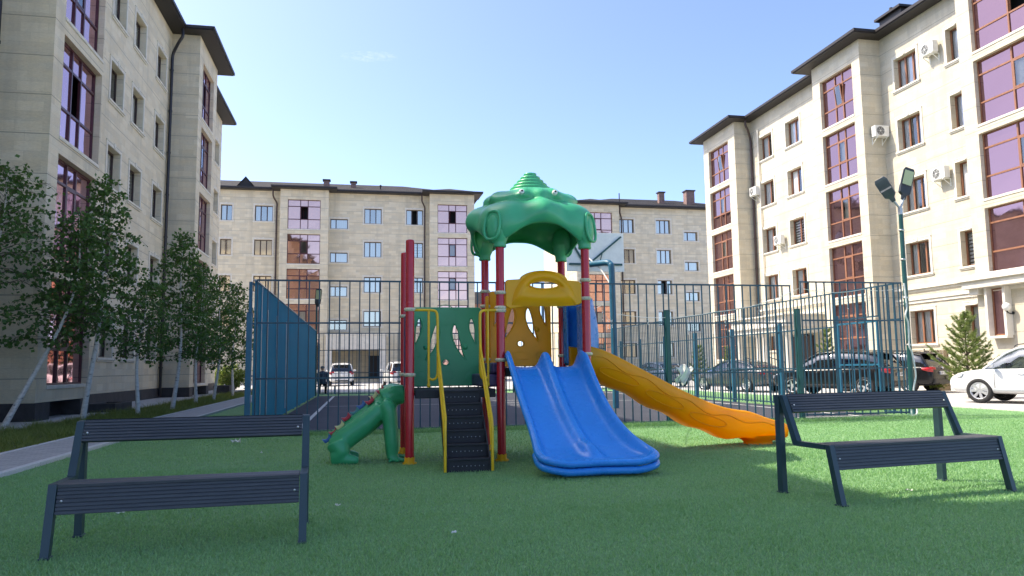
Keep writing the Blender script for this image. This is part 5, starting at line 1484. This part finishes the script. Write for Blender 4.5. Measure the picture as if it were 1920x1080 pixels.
    for s in (-1, 1):
        for side in ((gh[0], gh[1]), (gh[-2], gh[-1])):
            a, b = gr[gh.index(side[0])], gr[gh.index(side[1])]
            idx = 4 if s > 0 else len(a) - 4
            p, q = Vector(a[idx]), Vector(b[idx]); 
            m.tube([p + Vector((0, .004 * s, .004)), p.lerp(q, .5) + Vector((0, .004 * s, .008)), q + Vector((0, .004 * s, .004))], .036, 8)
        for x, _ in pill[1:-1]: m.tube([gpt(x - .02, s, 0), gpt(x, s, .5), gpt(x + .02, s, 1)], .028, 6)
        top = [gpt(x, s, 1) for x in np.linspace(gh[1][0], gh[-2][0], 9)]; m.tube(top, .03, 8)
    rf = m.build('roof', M[paint], root)
    if style == 'suv':
        m = MB()
        for s in (-1, 1):
            m.tube(catmull([(-1.5, s * hw * .66, 1.62), (-1.35, s * hw * .66, 1.70), (-.3, s * hw * .67, 1.745), (.35, s * hw * .66, 1.71), (.5, s * hw * .66, 1.645)], 4), .016, 6)
        m.build('roof_rail', M['car_trim'], root)
        m = MB(); m.loft([[(-1.80, y, z) for y, z in ((-.62, 1.60), (.62, 1.60), (.60, 1.645), (-.60, 1.645))], [(-2.10, y, z) for y, z in ((-.60, 1.56), (.60, 1.56), (.58, 1.585), (-.58, 1.585))]], 0, False); m.build('spoiler', M[paint], root, bevel=.01)
    # wheels
    for x in wb:
        for s in (-1, 1):
            Mx = Matrix.Translation((x, s * (hw - .125), wheel_r)) @ Matrix.Rotation(R(-90) * s, 4, 'X')
            r = wheel_r
            m = MB(); m.lathe([(r * .66, -.11), (r * .9, -.115), (r * .985, -.09), (r, -.05), (r, .05), (r * .985, .09), (r * .9, .112), (r * .70, .105), (r * .66, .08)], 30, Mx, 0, True, False); ty = m.build('wheel', M['tyre'], root)
            m = MB(); m.lathe([(r * .70, .10), (r * .67, .105), (r * .63, .09), (r * .62, .0)], 30, Mx, 0, True, False)
            m.lathe([(.001, .06), (.06, .075), (.075, .06), (.08, .02)], 16, Mx)
            for i in range(spokes):
                a = 2 * math.pi * i / spokes; RR = Mx @ Matrix.Rotation(a, 4, 'Z')
                m.loft([[tuple(RR @ Vector(p)) for p in ((.05, -.035, .035), (.05, .035, .035), (.05, .03, .075), (.05, -.03, .075))], [tuple(RR @ Vector(p)) for p in ((r * .64, -.045, .05), (r * .64, .045, .05), (r * .64, .038, .095), (r * .64, -.038, .095))]], 0, False)
            m.lathe([(.002, -.02), (r * .63, -.02)], 24, Mx, 1, False, False)
            m.build('rim', [M[rimm], M['car_trim']], ty)
    # trim
    zb = 1.06 if style == 'suv' else .96
    for s in (-1, 1):
        m = MB(); m.ellipsoid((1.0, s * (hw + .10), zb + .07), (.07, .11, .075), 12, 8); m.box(.98, 1.04, min(s * (hw - .06), s * (hw + .06)), max(s * (hw - .06), s * (hw + .06)), zb - .0, zb + .05); m.build('mirror', M[paint], root)
        for x in (.30, -.72):
            m = MB(); m.tube([(x - .09, s * (hw + .003), zb - .17), (x, s * (hw + .028), zb - .165), (x + .09, s * (hw + .003), zb - .17)], .014, 6); m.build('door_handle', M[paint], root)
        m = MB(); m.box(-1.0, 1.0, min(s * (hw - .03), s * (hw + .012)), max(s * (hw - .03), s * (hw + .012)), .36 if style == 'suv' else .30, .42 if style == 'suv' else .35); m.build('sill_trim', M['car_trim' if paint != 'car_white' else 'car_silver'], root, bevel=.008)
        m = MB()
        def seam(P): m.tube(P, .006, 4)
        for x in (.98, -.06, -1.05): seam([(x + (.10 if x < -1 else 0), s * hw * .972, zb - .08), (x, s * (hw * 1.0 - .0015), zb - .35), (x + (.25 if x < -1 else 0), s * hw * .985, .44)])
        m.build('door_seam', M['car_trim'], root)
        # lights
        m = MB()
        if style == 'suv':
            m.loft([[(x, s * y, z) for x, y, z in ((-2.345, hw * .56, .86), (-2.345, hw * .56, 1.0), (-2.28, hw * .60, 1.04), (-2.30, hw * .62, .84))], [(x, s * y, z) for x, y, z in ((-2.33, hw * .80, .84), (-2.31, hw * .80, 1.02), (-2.25, hw * .80, 1.045), (-2.27, hw * .8, .83))], [(x, s * y, z) for x, y, z in ((-2.20, hw * .925, .86), (-2.18, hw * .925, 1.02), (-2.12, hw * .88, 1.02), (-2.12, hw * .88, .86))], [(x, s * y, z) for x, y, z in ((-1.98, hw * .968, .93), (-1.98, hw * .962, 1.0), (-1.96, hw * .93, 1.0), (-1.96, hw * .93, .93))]], 0, True)
        else:
            m.loft([[(x, s * y, z) for x, y, z in ((-2.385, hw * .30, .80), (-2.375, hw * .30, .85), (-2.3, hw * .3, .86), (-2.3, hw * .3, .79))], [(x, s * y, z) for x, y, z in ((-2.355, hw * .78, .78), (-2.34, hw * .78, .88), (-2.26, hw * .78, .90), (-2.26, hw * .78, .77))], [(x, s * y, z) for x, y, z in ((-2.16, hw * .95, .82), (-2.15, hw * .95, .90), (-2.1, hw * .90, .90), (-2.1, hw * .90, .82))]], 0, True)
        m.build('taillight', M['red_lens'], root)
        m = MB(); zf = .74 if style == 'suv' else .60
        m.loft([[(x, s * y, z) for x, y, z in ((2.30, hw * .52, zf - .05), (2.30, hw * .52, zf + .03), (2.2, hw * .52, zf + .08), (2.2, hw * .52, zf - .06))], [(x, s * y, z) for x, y, z in ((2.19, hw * .80, zf - .05), (2.16, hw * .79, zf + .07), (2.06, hw * .78, zf + .11), (2.1, hw * .78, zf - .05))], [(x, s * y, z) for x, y, z in ((1.92, hw * .925, zf + .03), (1.86, hw * .915, zf + .13), (1.85, hw * .86, zf + .13), (1.88, hw * .86, zf + .03))]], 0, True)
        m.build('headlight', M['head_lens'], root)
    m = MB(); m.loft([[(x, y, z) for x, z in ((-2.30, .34), (-2.415, .38), (-2.425, .50), (-2.39, .56), (-2.28, .56))] for y in np.linspace(-hw * .74, hw * .74, 7)], 0, False)
    m.build('bumper', M['car_trim' if paint in ('car_black',) else paint], root, bevel=.012)
    m = MB(); m.box(-2.432, -2.40, -hw * .5, hw * .5, .36, .43); m.build('diffuser', M['car_trim'], root)
    zpl = .80 if style == 'suv' else .68
    m = MB(); m.box(-2.415, -2.33, -.27, .27, zpl - .07, zpl + .065); po = m.build('number_plate', M['plate'], root, bevel=.004)
    if plate:
        cu = bpy.data.curves.new('t', 'FONT'); cu.body = plate; cu.size = .125; cu.align_x = 'CENTER'; cu.align_y = 'CENTER'; cu.extrude = .001
        t = bpy.data.objects.new('t', cu); COL.objects.link(t); dg = bpy.context.evaluated_depsgraph_get(); me = bpy.data.meshes.new_from_object(t.evaluated_get(dg)); bpy.data.objects.remove(t)
        me.transform(Matrix.Translation((-2.4175, 0, zpl)) @ Matrix.Rotation(R(-90), 4, 'Z') @ Matrix.Rotation(R(90), 4, 'X')); me.materials.clear(); me.materials.append(M['ink'])
        link(bpy.data.objects.new('plate_text', me), po)
    m = MB(); Mx = Matrix.Translation((-2.352, 0, zpl + .20)) @ Matrix.Rotation(R(-90), 4, 'Y'); m.lathe([(.002, .012), (.035, .012), (.042, .006), (.042, -.03)], 18, Mx, 0); m.build('badge', M['chrome'], root)
    m = MB(); m.loft([[(x, y, z) for y, z in ((-hw * .45, .50), (hw * .45, .50), (hw * .42, .70), (-hw * .42, .70))] for x in (2.30, 2.375)], 0, False); m.build('grille', M['car_trim'], root, bevel=.01)
    m = MB()
    m.box(-.9, -.75, -.6, .6, .9, 1.25); m.box(.1, .25, -.62, -.2, .9, 1.28); m.box(.1, .25, .2, .62, .9, 1.28); m.box(-2., 1.3, -.7, .7, .62, .9)
    m.tube([(.78 - .06 * math.sin(a) * 0, .38 + .17 * math.cos(a), 1.06 + .17 * math.sin(a)) for a in [2 * math.pi * i / 20 for i in range(20)]], .016, 6, closed=True)
    m.build('cabin', M['car_trim'], root)
    return root
cg = 'cars parked beyond the court'
make_car('parked_car', 'white off-road car at the right photo edge, nose toward the pine', (19.45, 18.55, 0), R(115), 'car_white', 'suv', cg, 'car_glass', None, W=1.9)
make_car('parked_car', 'black off-road car with silver wheels behind the court fence bars', (18.35, 26.75, 0), R(121), 'car_black', 'suv', cg, 'car_glass_dark', '150 URM 09', spokes=5, W=1.93)
make_car('parked_car', 'black hatchback seen from behind, right of the lamp post beside the reed screen', (22.25, 28.9, 0), R(112), 'car_black', 'suv', cg, 'car_glass_dark', '150 URM 09', spokes=5, W=1.93)
make_car('parked_car', 'dark grey sedan seen through the blue posts of the court fence', (17.25, 32.6, 0), R(105), 'car_grey', 'sedan', cg, 'car_glass_dark', 'UEK 105', spokes=9)
make_car('parked_car', 'dark blue sedan beyond the white rag on the fence', (17.3, 42.6, 0), R(100), 'car_blue', 'sedan', cg, 'car_glass_dark')
make_car('parked_car', 'pale silver car behind the yellow slide, left of the dark blue sedan', (15.2, 47.5, 0), R(95), 'car_silver', 'sedan', cg, 'car_glass_dark')
make_car('parked_car', 'white off-road car seen from behind next to the person in the navy shirt', (-1.57, 60, 0), R(92), 'car_white', 'suv', cg, 'car_glass_dark')
make_car('parked_car', 'white off-road car half hidden behind the red posts', (2.5, 53.0, 0), R(96), 'car_white', 'suv', cg, 'car_glass_dark')

# ------------------------------------------------------------------ person on a bench, seen from behind
def person():
    root = thing('person', 'person in navy shirt, dark trousers and grey cap sitting with back to the court', 'person', (-1.98, 39.6, 0), 0)
    m = MB()
    def T(P, r, n=12): m.tube(catmull(P, 4), [lerp_table([(i / (len(r) - 1), v) for i, v in enumerate(r)], j / ((len(P) - 1) * 4))[0] for j in range((len(P) - 1) * 4 + 1)], n)
    T([(0, 0, .50), (0, -.02, .70), (0, .02, .95), (0, .06, 1.06), (0, .09, 1.14)], [.17, .165, .175, .13, .06])
    for s in (-1, 1):
        T([(.10 * s, 0, .50), (.13 * s, .22, .52), (.15 * s, .43, .50)], [.10, .085, .06]); T([(.15 * s, .43, .50), (.15 * s, .45, .28), (.15 * s, .42, .07)], [.058, .055, .042]); T([(.15 * s, .40, .04), (.155 * s, .53, .035), (.16 * s, .62, .025)], [.045, .045, .03])
        T([(.13 * s, .05, 1.02), (.21 * s, .05, .98), (.25 * s, .08, .80), (.26 * s, .12, .68)], [.075, .065, .05, .045]); T([(.26 * s, .12, .68), (.22 * s, .28, .58), (.18 * s, .40, .56)], [.043, .038, .028])
        for k in range(5): T([(.18 * s, .40, .56), (.18 * s - .018 * (k - 2) * s, .45 - .012 * abs(k - 1.5), .555), (.18 * s - .022 * (k - 2) * s, .475 - .012 * abs(k - 1.5), .535)], [.016, .010, .008], 6)
    T([(0, .09, 1.12), (0, .10, 1.20)], [.055, .05]); m.ellipsoid((0, .12, 1.27), (.078, .095, .115), 16, 10)
    for s in (-1, 1): m.ellipsoid((.08 * s, .11, 1.26), (.012, .022, .032), 8, 6)
    m.ellipsoid((0, .215, 1.255), (.014, .02, .022), 8, 6)
    b = m.build('body', M['skin'], root); r = b.modifiers.new('r', 'REMESH'); r.mode = 'VOXEL'; r.voxel_size = .012; r.use_smooth_shade = True; bake(b)
    def cloth(nm, f, mat, off=.012):
        bm = bmesh.new(); bm.from_mesh(b.data); bm.normal_update()
        bmesh.ops.delete(bm, geom=[v for v in bm.verts if not f(v.co)], context='VERTS')
        for v in bm.verts: v.co += v.normal * off
        me = bpy.data.meshes.new(nm); bm.to_mesh(me); bm.free(); me.materials.clear(); me.materials.append(M[mat]); link(bpy.data.objects.new(nm, me), root)
    cloth('shirt', lambda c: .50 < c.z < 1.13 and not (c.z < .60 and c.y > .13) and not (c.z < .74 and abs(c.x) > .16 and c.y > .10), 'shirt', .022)
    cloth('trousers', lambda c: c.z < .60 and c.z > .09 and not (abs(c.x) > .17 and c.z > .56), 'trousers')
    cloth('shoes', lambda c: c.z <= .095, 'trousers', .01)
    m = MB(); m.lathe([(.098, 0), (.10, .03), (.092, .075), (.06, .105), (.003, .115)], 18, Matrix.Translation((0, .115, 1.285)) @ Matrix.Diagonal((1, 1.12, 1, 1))); m.loft([[(x, .20 + .10 * (1 - (x / .09) ** 2), 1.292), (x, .18, 1.30), (x, .18, 1.306), (x, .20 + .10 * (1 - (x / .09) ** 2), 1.297)] for x in np.linspace(-.085, .085, 7)], 0, True)
    m.build('cap', M['cap'], root)
person()
t = thing('low_bench', 'low dark bench the person in the navy shirt sits on', 'bench', (-1.98, 39.6, 0))
m = MB(); m.box(-.75, .75, -.18, .16, .36, .405); m.build('seat', M['slat'], t, bevel=.006)
for x in (-.62, .62):
    m = MB(); m.box(x - .03, x + .03, -.16, .14, 0, .358); m.build('leg', M['fence_post'], t, bevel=.004)

# ------------------------------------------------------------------ things on and by the sunlit building
def ac_unit(label, loc, rz):
    root = thing('air_conditioner', label, 'air conditioner', loc, rz, 'air conditioners on the sunlit building')
    # local: back against the wall at y=0, front toward -y
    m = MB(); m.box(-.40, .40, -.42, -.12, 0, .56); m.build('housing', M['white_plastic'], root, bevel=.02)
    m = MB(); Mx = Matrix.Translation((-.10, -.42, .28)) @ Matrix.Rotation(R(90), 4, 'X')
    m.lathe([(.235, -.002), (.235, .012), (.222, .014), (.222, .002)], 28, Mx, 0, True, False)
    for r in (.19, .155, .12, .085): m.tube([tuple(Mx @ Vector((r * math.cos(a), r * math.sin(a), .010))) for a in [2 * math.pi * i / 24 for i in range(24)]], .005, 4, 0, closed=True)
    for i in range(6): a = i * math.pi / 3; m.bar(tuple(Mx @ Vector((.02 * math.cos(a), .02 * math.sin(a), .012))), tuple(Mx @ Vector((.225 * math.cos(a), .225 * math.sin(a), .012))), .008, .008)
    m.lathe([(.002, .016), (.045, .014), (.045, .0)], 14, Mx, 0); m.build('fan_grille', M['white_plastic'], root)
    m = MB(); m.lathe([(.002, .001), (.222, .001)], 24, Mx, 0, False, False); m.build('fan_well', M['black_plastic'], root)
    for x in (-.28, .28):
        m = MB(); m.box(x - .02, x + .02, -.44, 0, -.04, -.002); m.bar((x, -.40, -.04), (x, -.01, -.32), .025, .025); m.box(x - .02, x + .02, -.02, .0, -.36, -.04); m.build('bracket', M['white_paint'], root)
    return root
Q = R(-90)
ac_unit('air conditioner high on the sunlit wall beside the top floor windows', (26.2, 29.4, 15.55), Q)
ac_unit('air conditioner below the topmost one, level with the near bay middle windows', (26.2, 29.25, 9.55), Q)
ac_unit('air conditioner on the shaded side of the projecting mid bay', (25.75, 33.1, 12.65), 0)
ac_unit('air conditioner beside the brown downpipe at the far bay', (26.2, 45.75, 12.6), Q)
ac_unit('lowest air conditioner, between two windows above the portico', (26.2, 43.0, 8.8), Q)
t = thing('wall_lamp', 'white globe wall lamp by the ground floor glazing at the right edge', 'wall lamp', (25, 25.0, 3.33))
m = MB(); m.ellipsoid((-.30, 0, .02), (.16, .16, .16), 20, 12); m.build('globe', M['white_plastic'], t)
m = MB(); m.tube(catmull([(0, 0, -.22), (-.12, 0, -.25), (-.26, 0, -.2), (-.30, 0, -.12)], 4), .022, 8); m.lathe([(.002, -.01), (.06, -.01), (.06, .03)], 14, Matrix.Translation((-.01, 0, -.22)) @ Matrix.Rotation(R(-90), 4, 'Y')); m.build('bracket', M['lamp_black'], t)
t = thing('reed_screen', 'short curved screen of tan reeds between black hatchback and pine', 'screen', (24.3, 28.4, 0))
m = MB()
for i in range(64):
    a = i / 63; x = -.55 + 1.1 * a; y = -.16 * math.cos((a - .5) * 3); h = 1.72 + .05 * random.random(); r = .009 + .004 * random.random()
    m.tube([(x, y, 0), (x + random.gauss(0, .006), y + random.gauss(0, .006), h)], r, 5)
for z in (.3, .85, 1.45): m.tube([(-.55 + 1.1 * i / 12, -.16 * math.cos((i / 12 - .5) * 3) - .02, z) for i in range(13)], .006, 5)
m.build('reed_mat', M['reed'], t)
for x in (-.57, .57):
    m = MB(); m.tube([(x, 0, 0), (x, 0, 1.8)], .03, 8); m.build('post', M['twig'], t)
shrub('bush', 'small dry bush at the foot of the reed screen', (23.2, 27.2, 0), .9, .6, 77, 800, size=.08)
def railing(label, loc, rz, L, rise):
    t = thing('stair_railing', label, 'railing', loc, rz, 'black ramp railings at the portico')
    m = MB(); m.tube([(0, 0, .9), (L, 0, .9 + rise)], .03, 8); m.tube([(0, 0, .45), (L, 0, .45 + rise)], .02, 6); m.build('rail', M['lamp_black'], t)
    for i in range(5):
        x = L * i / 4; z = rise * i / 4; m = MB(); m.tube([(x, 0, z * .3), (x, 0, .9 + z)], .024, 6); m.build('post', M['lamp_black'], t)
    m = MB()
    for i in range(16):
        x = L * (i + .5) / 16; z = rise * (i + .5) / 16; m.tube([(x, 0, .45 + z), (x, 0, .9 + z)], .012, 5)
    m.build('baluster_panel', M['lamp_black'], t)
railing('black ramp railing rising toward the portico columns, the nearer of two', (22.6, 37.6, 0), R(96), 3.6, .75)
railing('black ramp railing right behind the nearer one by the portico', (23.9, 37.2, 0), R(96), 3.6, .75)
t = thing('planter', 'low dark stone box planter on the concrete strip behind the white birch trunks', 'planter', (-7.72, 25.7, 0), R(90))
m = MB(); w, d, h = .85, .42, .26
m.box(-w, w, -d, -d + .1, 0, h); m.box(-w, w, d - .1, d, 0, h); m.box(-w, -w + .1, -d + .1, d - .1, 0, h); m.box(w - .1, w, -d + .1, d - .1, 0, h); m.build('wall', M['plinth'], t, bevel=.01)
m = MB(); m.box(-w + .1, w - .1, -d + .1, d - .1, .02, h - .05); m.build('soil', M['earth'], t)
t = thing('planter', 'low dark stone box planter by the far bay at the path end', 'planter', (-7.4, 43.8, 0), R(90))
m = MB(); m.box(-w, w, -d, -d + .1, 0, .42); m.box(-w, w, d - .1, d, 0, .42); m.box(-w, -w + .1, -d + .1, d - .1, 0, .42); m.box(w - .1, w, -d + .1, d - .1, 0, .42); m.build('wall', M['plinth'], t, bevel=.01)
m = MB(); m.box(-w + .1, w - .1, -d + .1, d - .1, .02, .36); m.build('soil', M['earth'], t)
# ------------------------------------------------------------------ litter on the turf
def scrap(label, x, y, s, seed):
    g = random.Random(seed); n = 5; vs = []
    for j in range(n):
        for i in range(n): vs.append(((i / 4 - .5) * s + g.gauss(0, s * .07), (j / 4 - .5) * s * .5 + g.gauss(0, s * .05), .022 + abs(g.gauss(0, s * .22))))
    m = MB(); m.add(vs, [(j * n + i, j * n + i + 1, (j + 1) * n + i + 1, (j + 1) * n + i) for j in range(n - 1) for i in range(n - 1)], 0, False)
    o = m.build('litter', M['litter'], bevel=0); o.location = (x, y, 0); o.rotation_euler = (0, 0, g.random() * 6); sl = o.modifiers.new('s', 'SOLIDIFY'); sl.thickness = .002
    tag(o, label, 'litter', 'scraps of litter on the turf')
scrap('crumpled white paper by the foot of the blue sheet fence', -2.03, 13.3, .17, 1)
scrap('small white scrap on the turf left of the green climber', -1.41, 11.5, .05, 2)
scrap('small white scrap under the slatted bench in front of the birches', -1.98, 7.0, .06, 3)
scrap('thin pale scrap on the shaded turf right of the left bench', -.2, 6.9, .05, 4)
scrap('tiny white scrap on the near turf in the middle of the photo', .66, 5.55, .035, 5)
scrap('curled white scrap beneath the left end of the right bench', 4.3, 6.35, .06, 6)
scrap('white scrap in the shadow beneath the middle of the right bench', 5.0, 6.3, .05, 7)
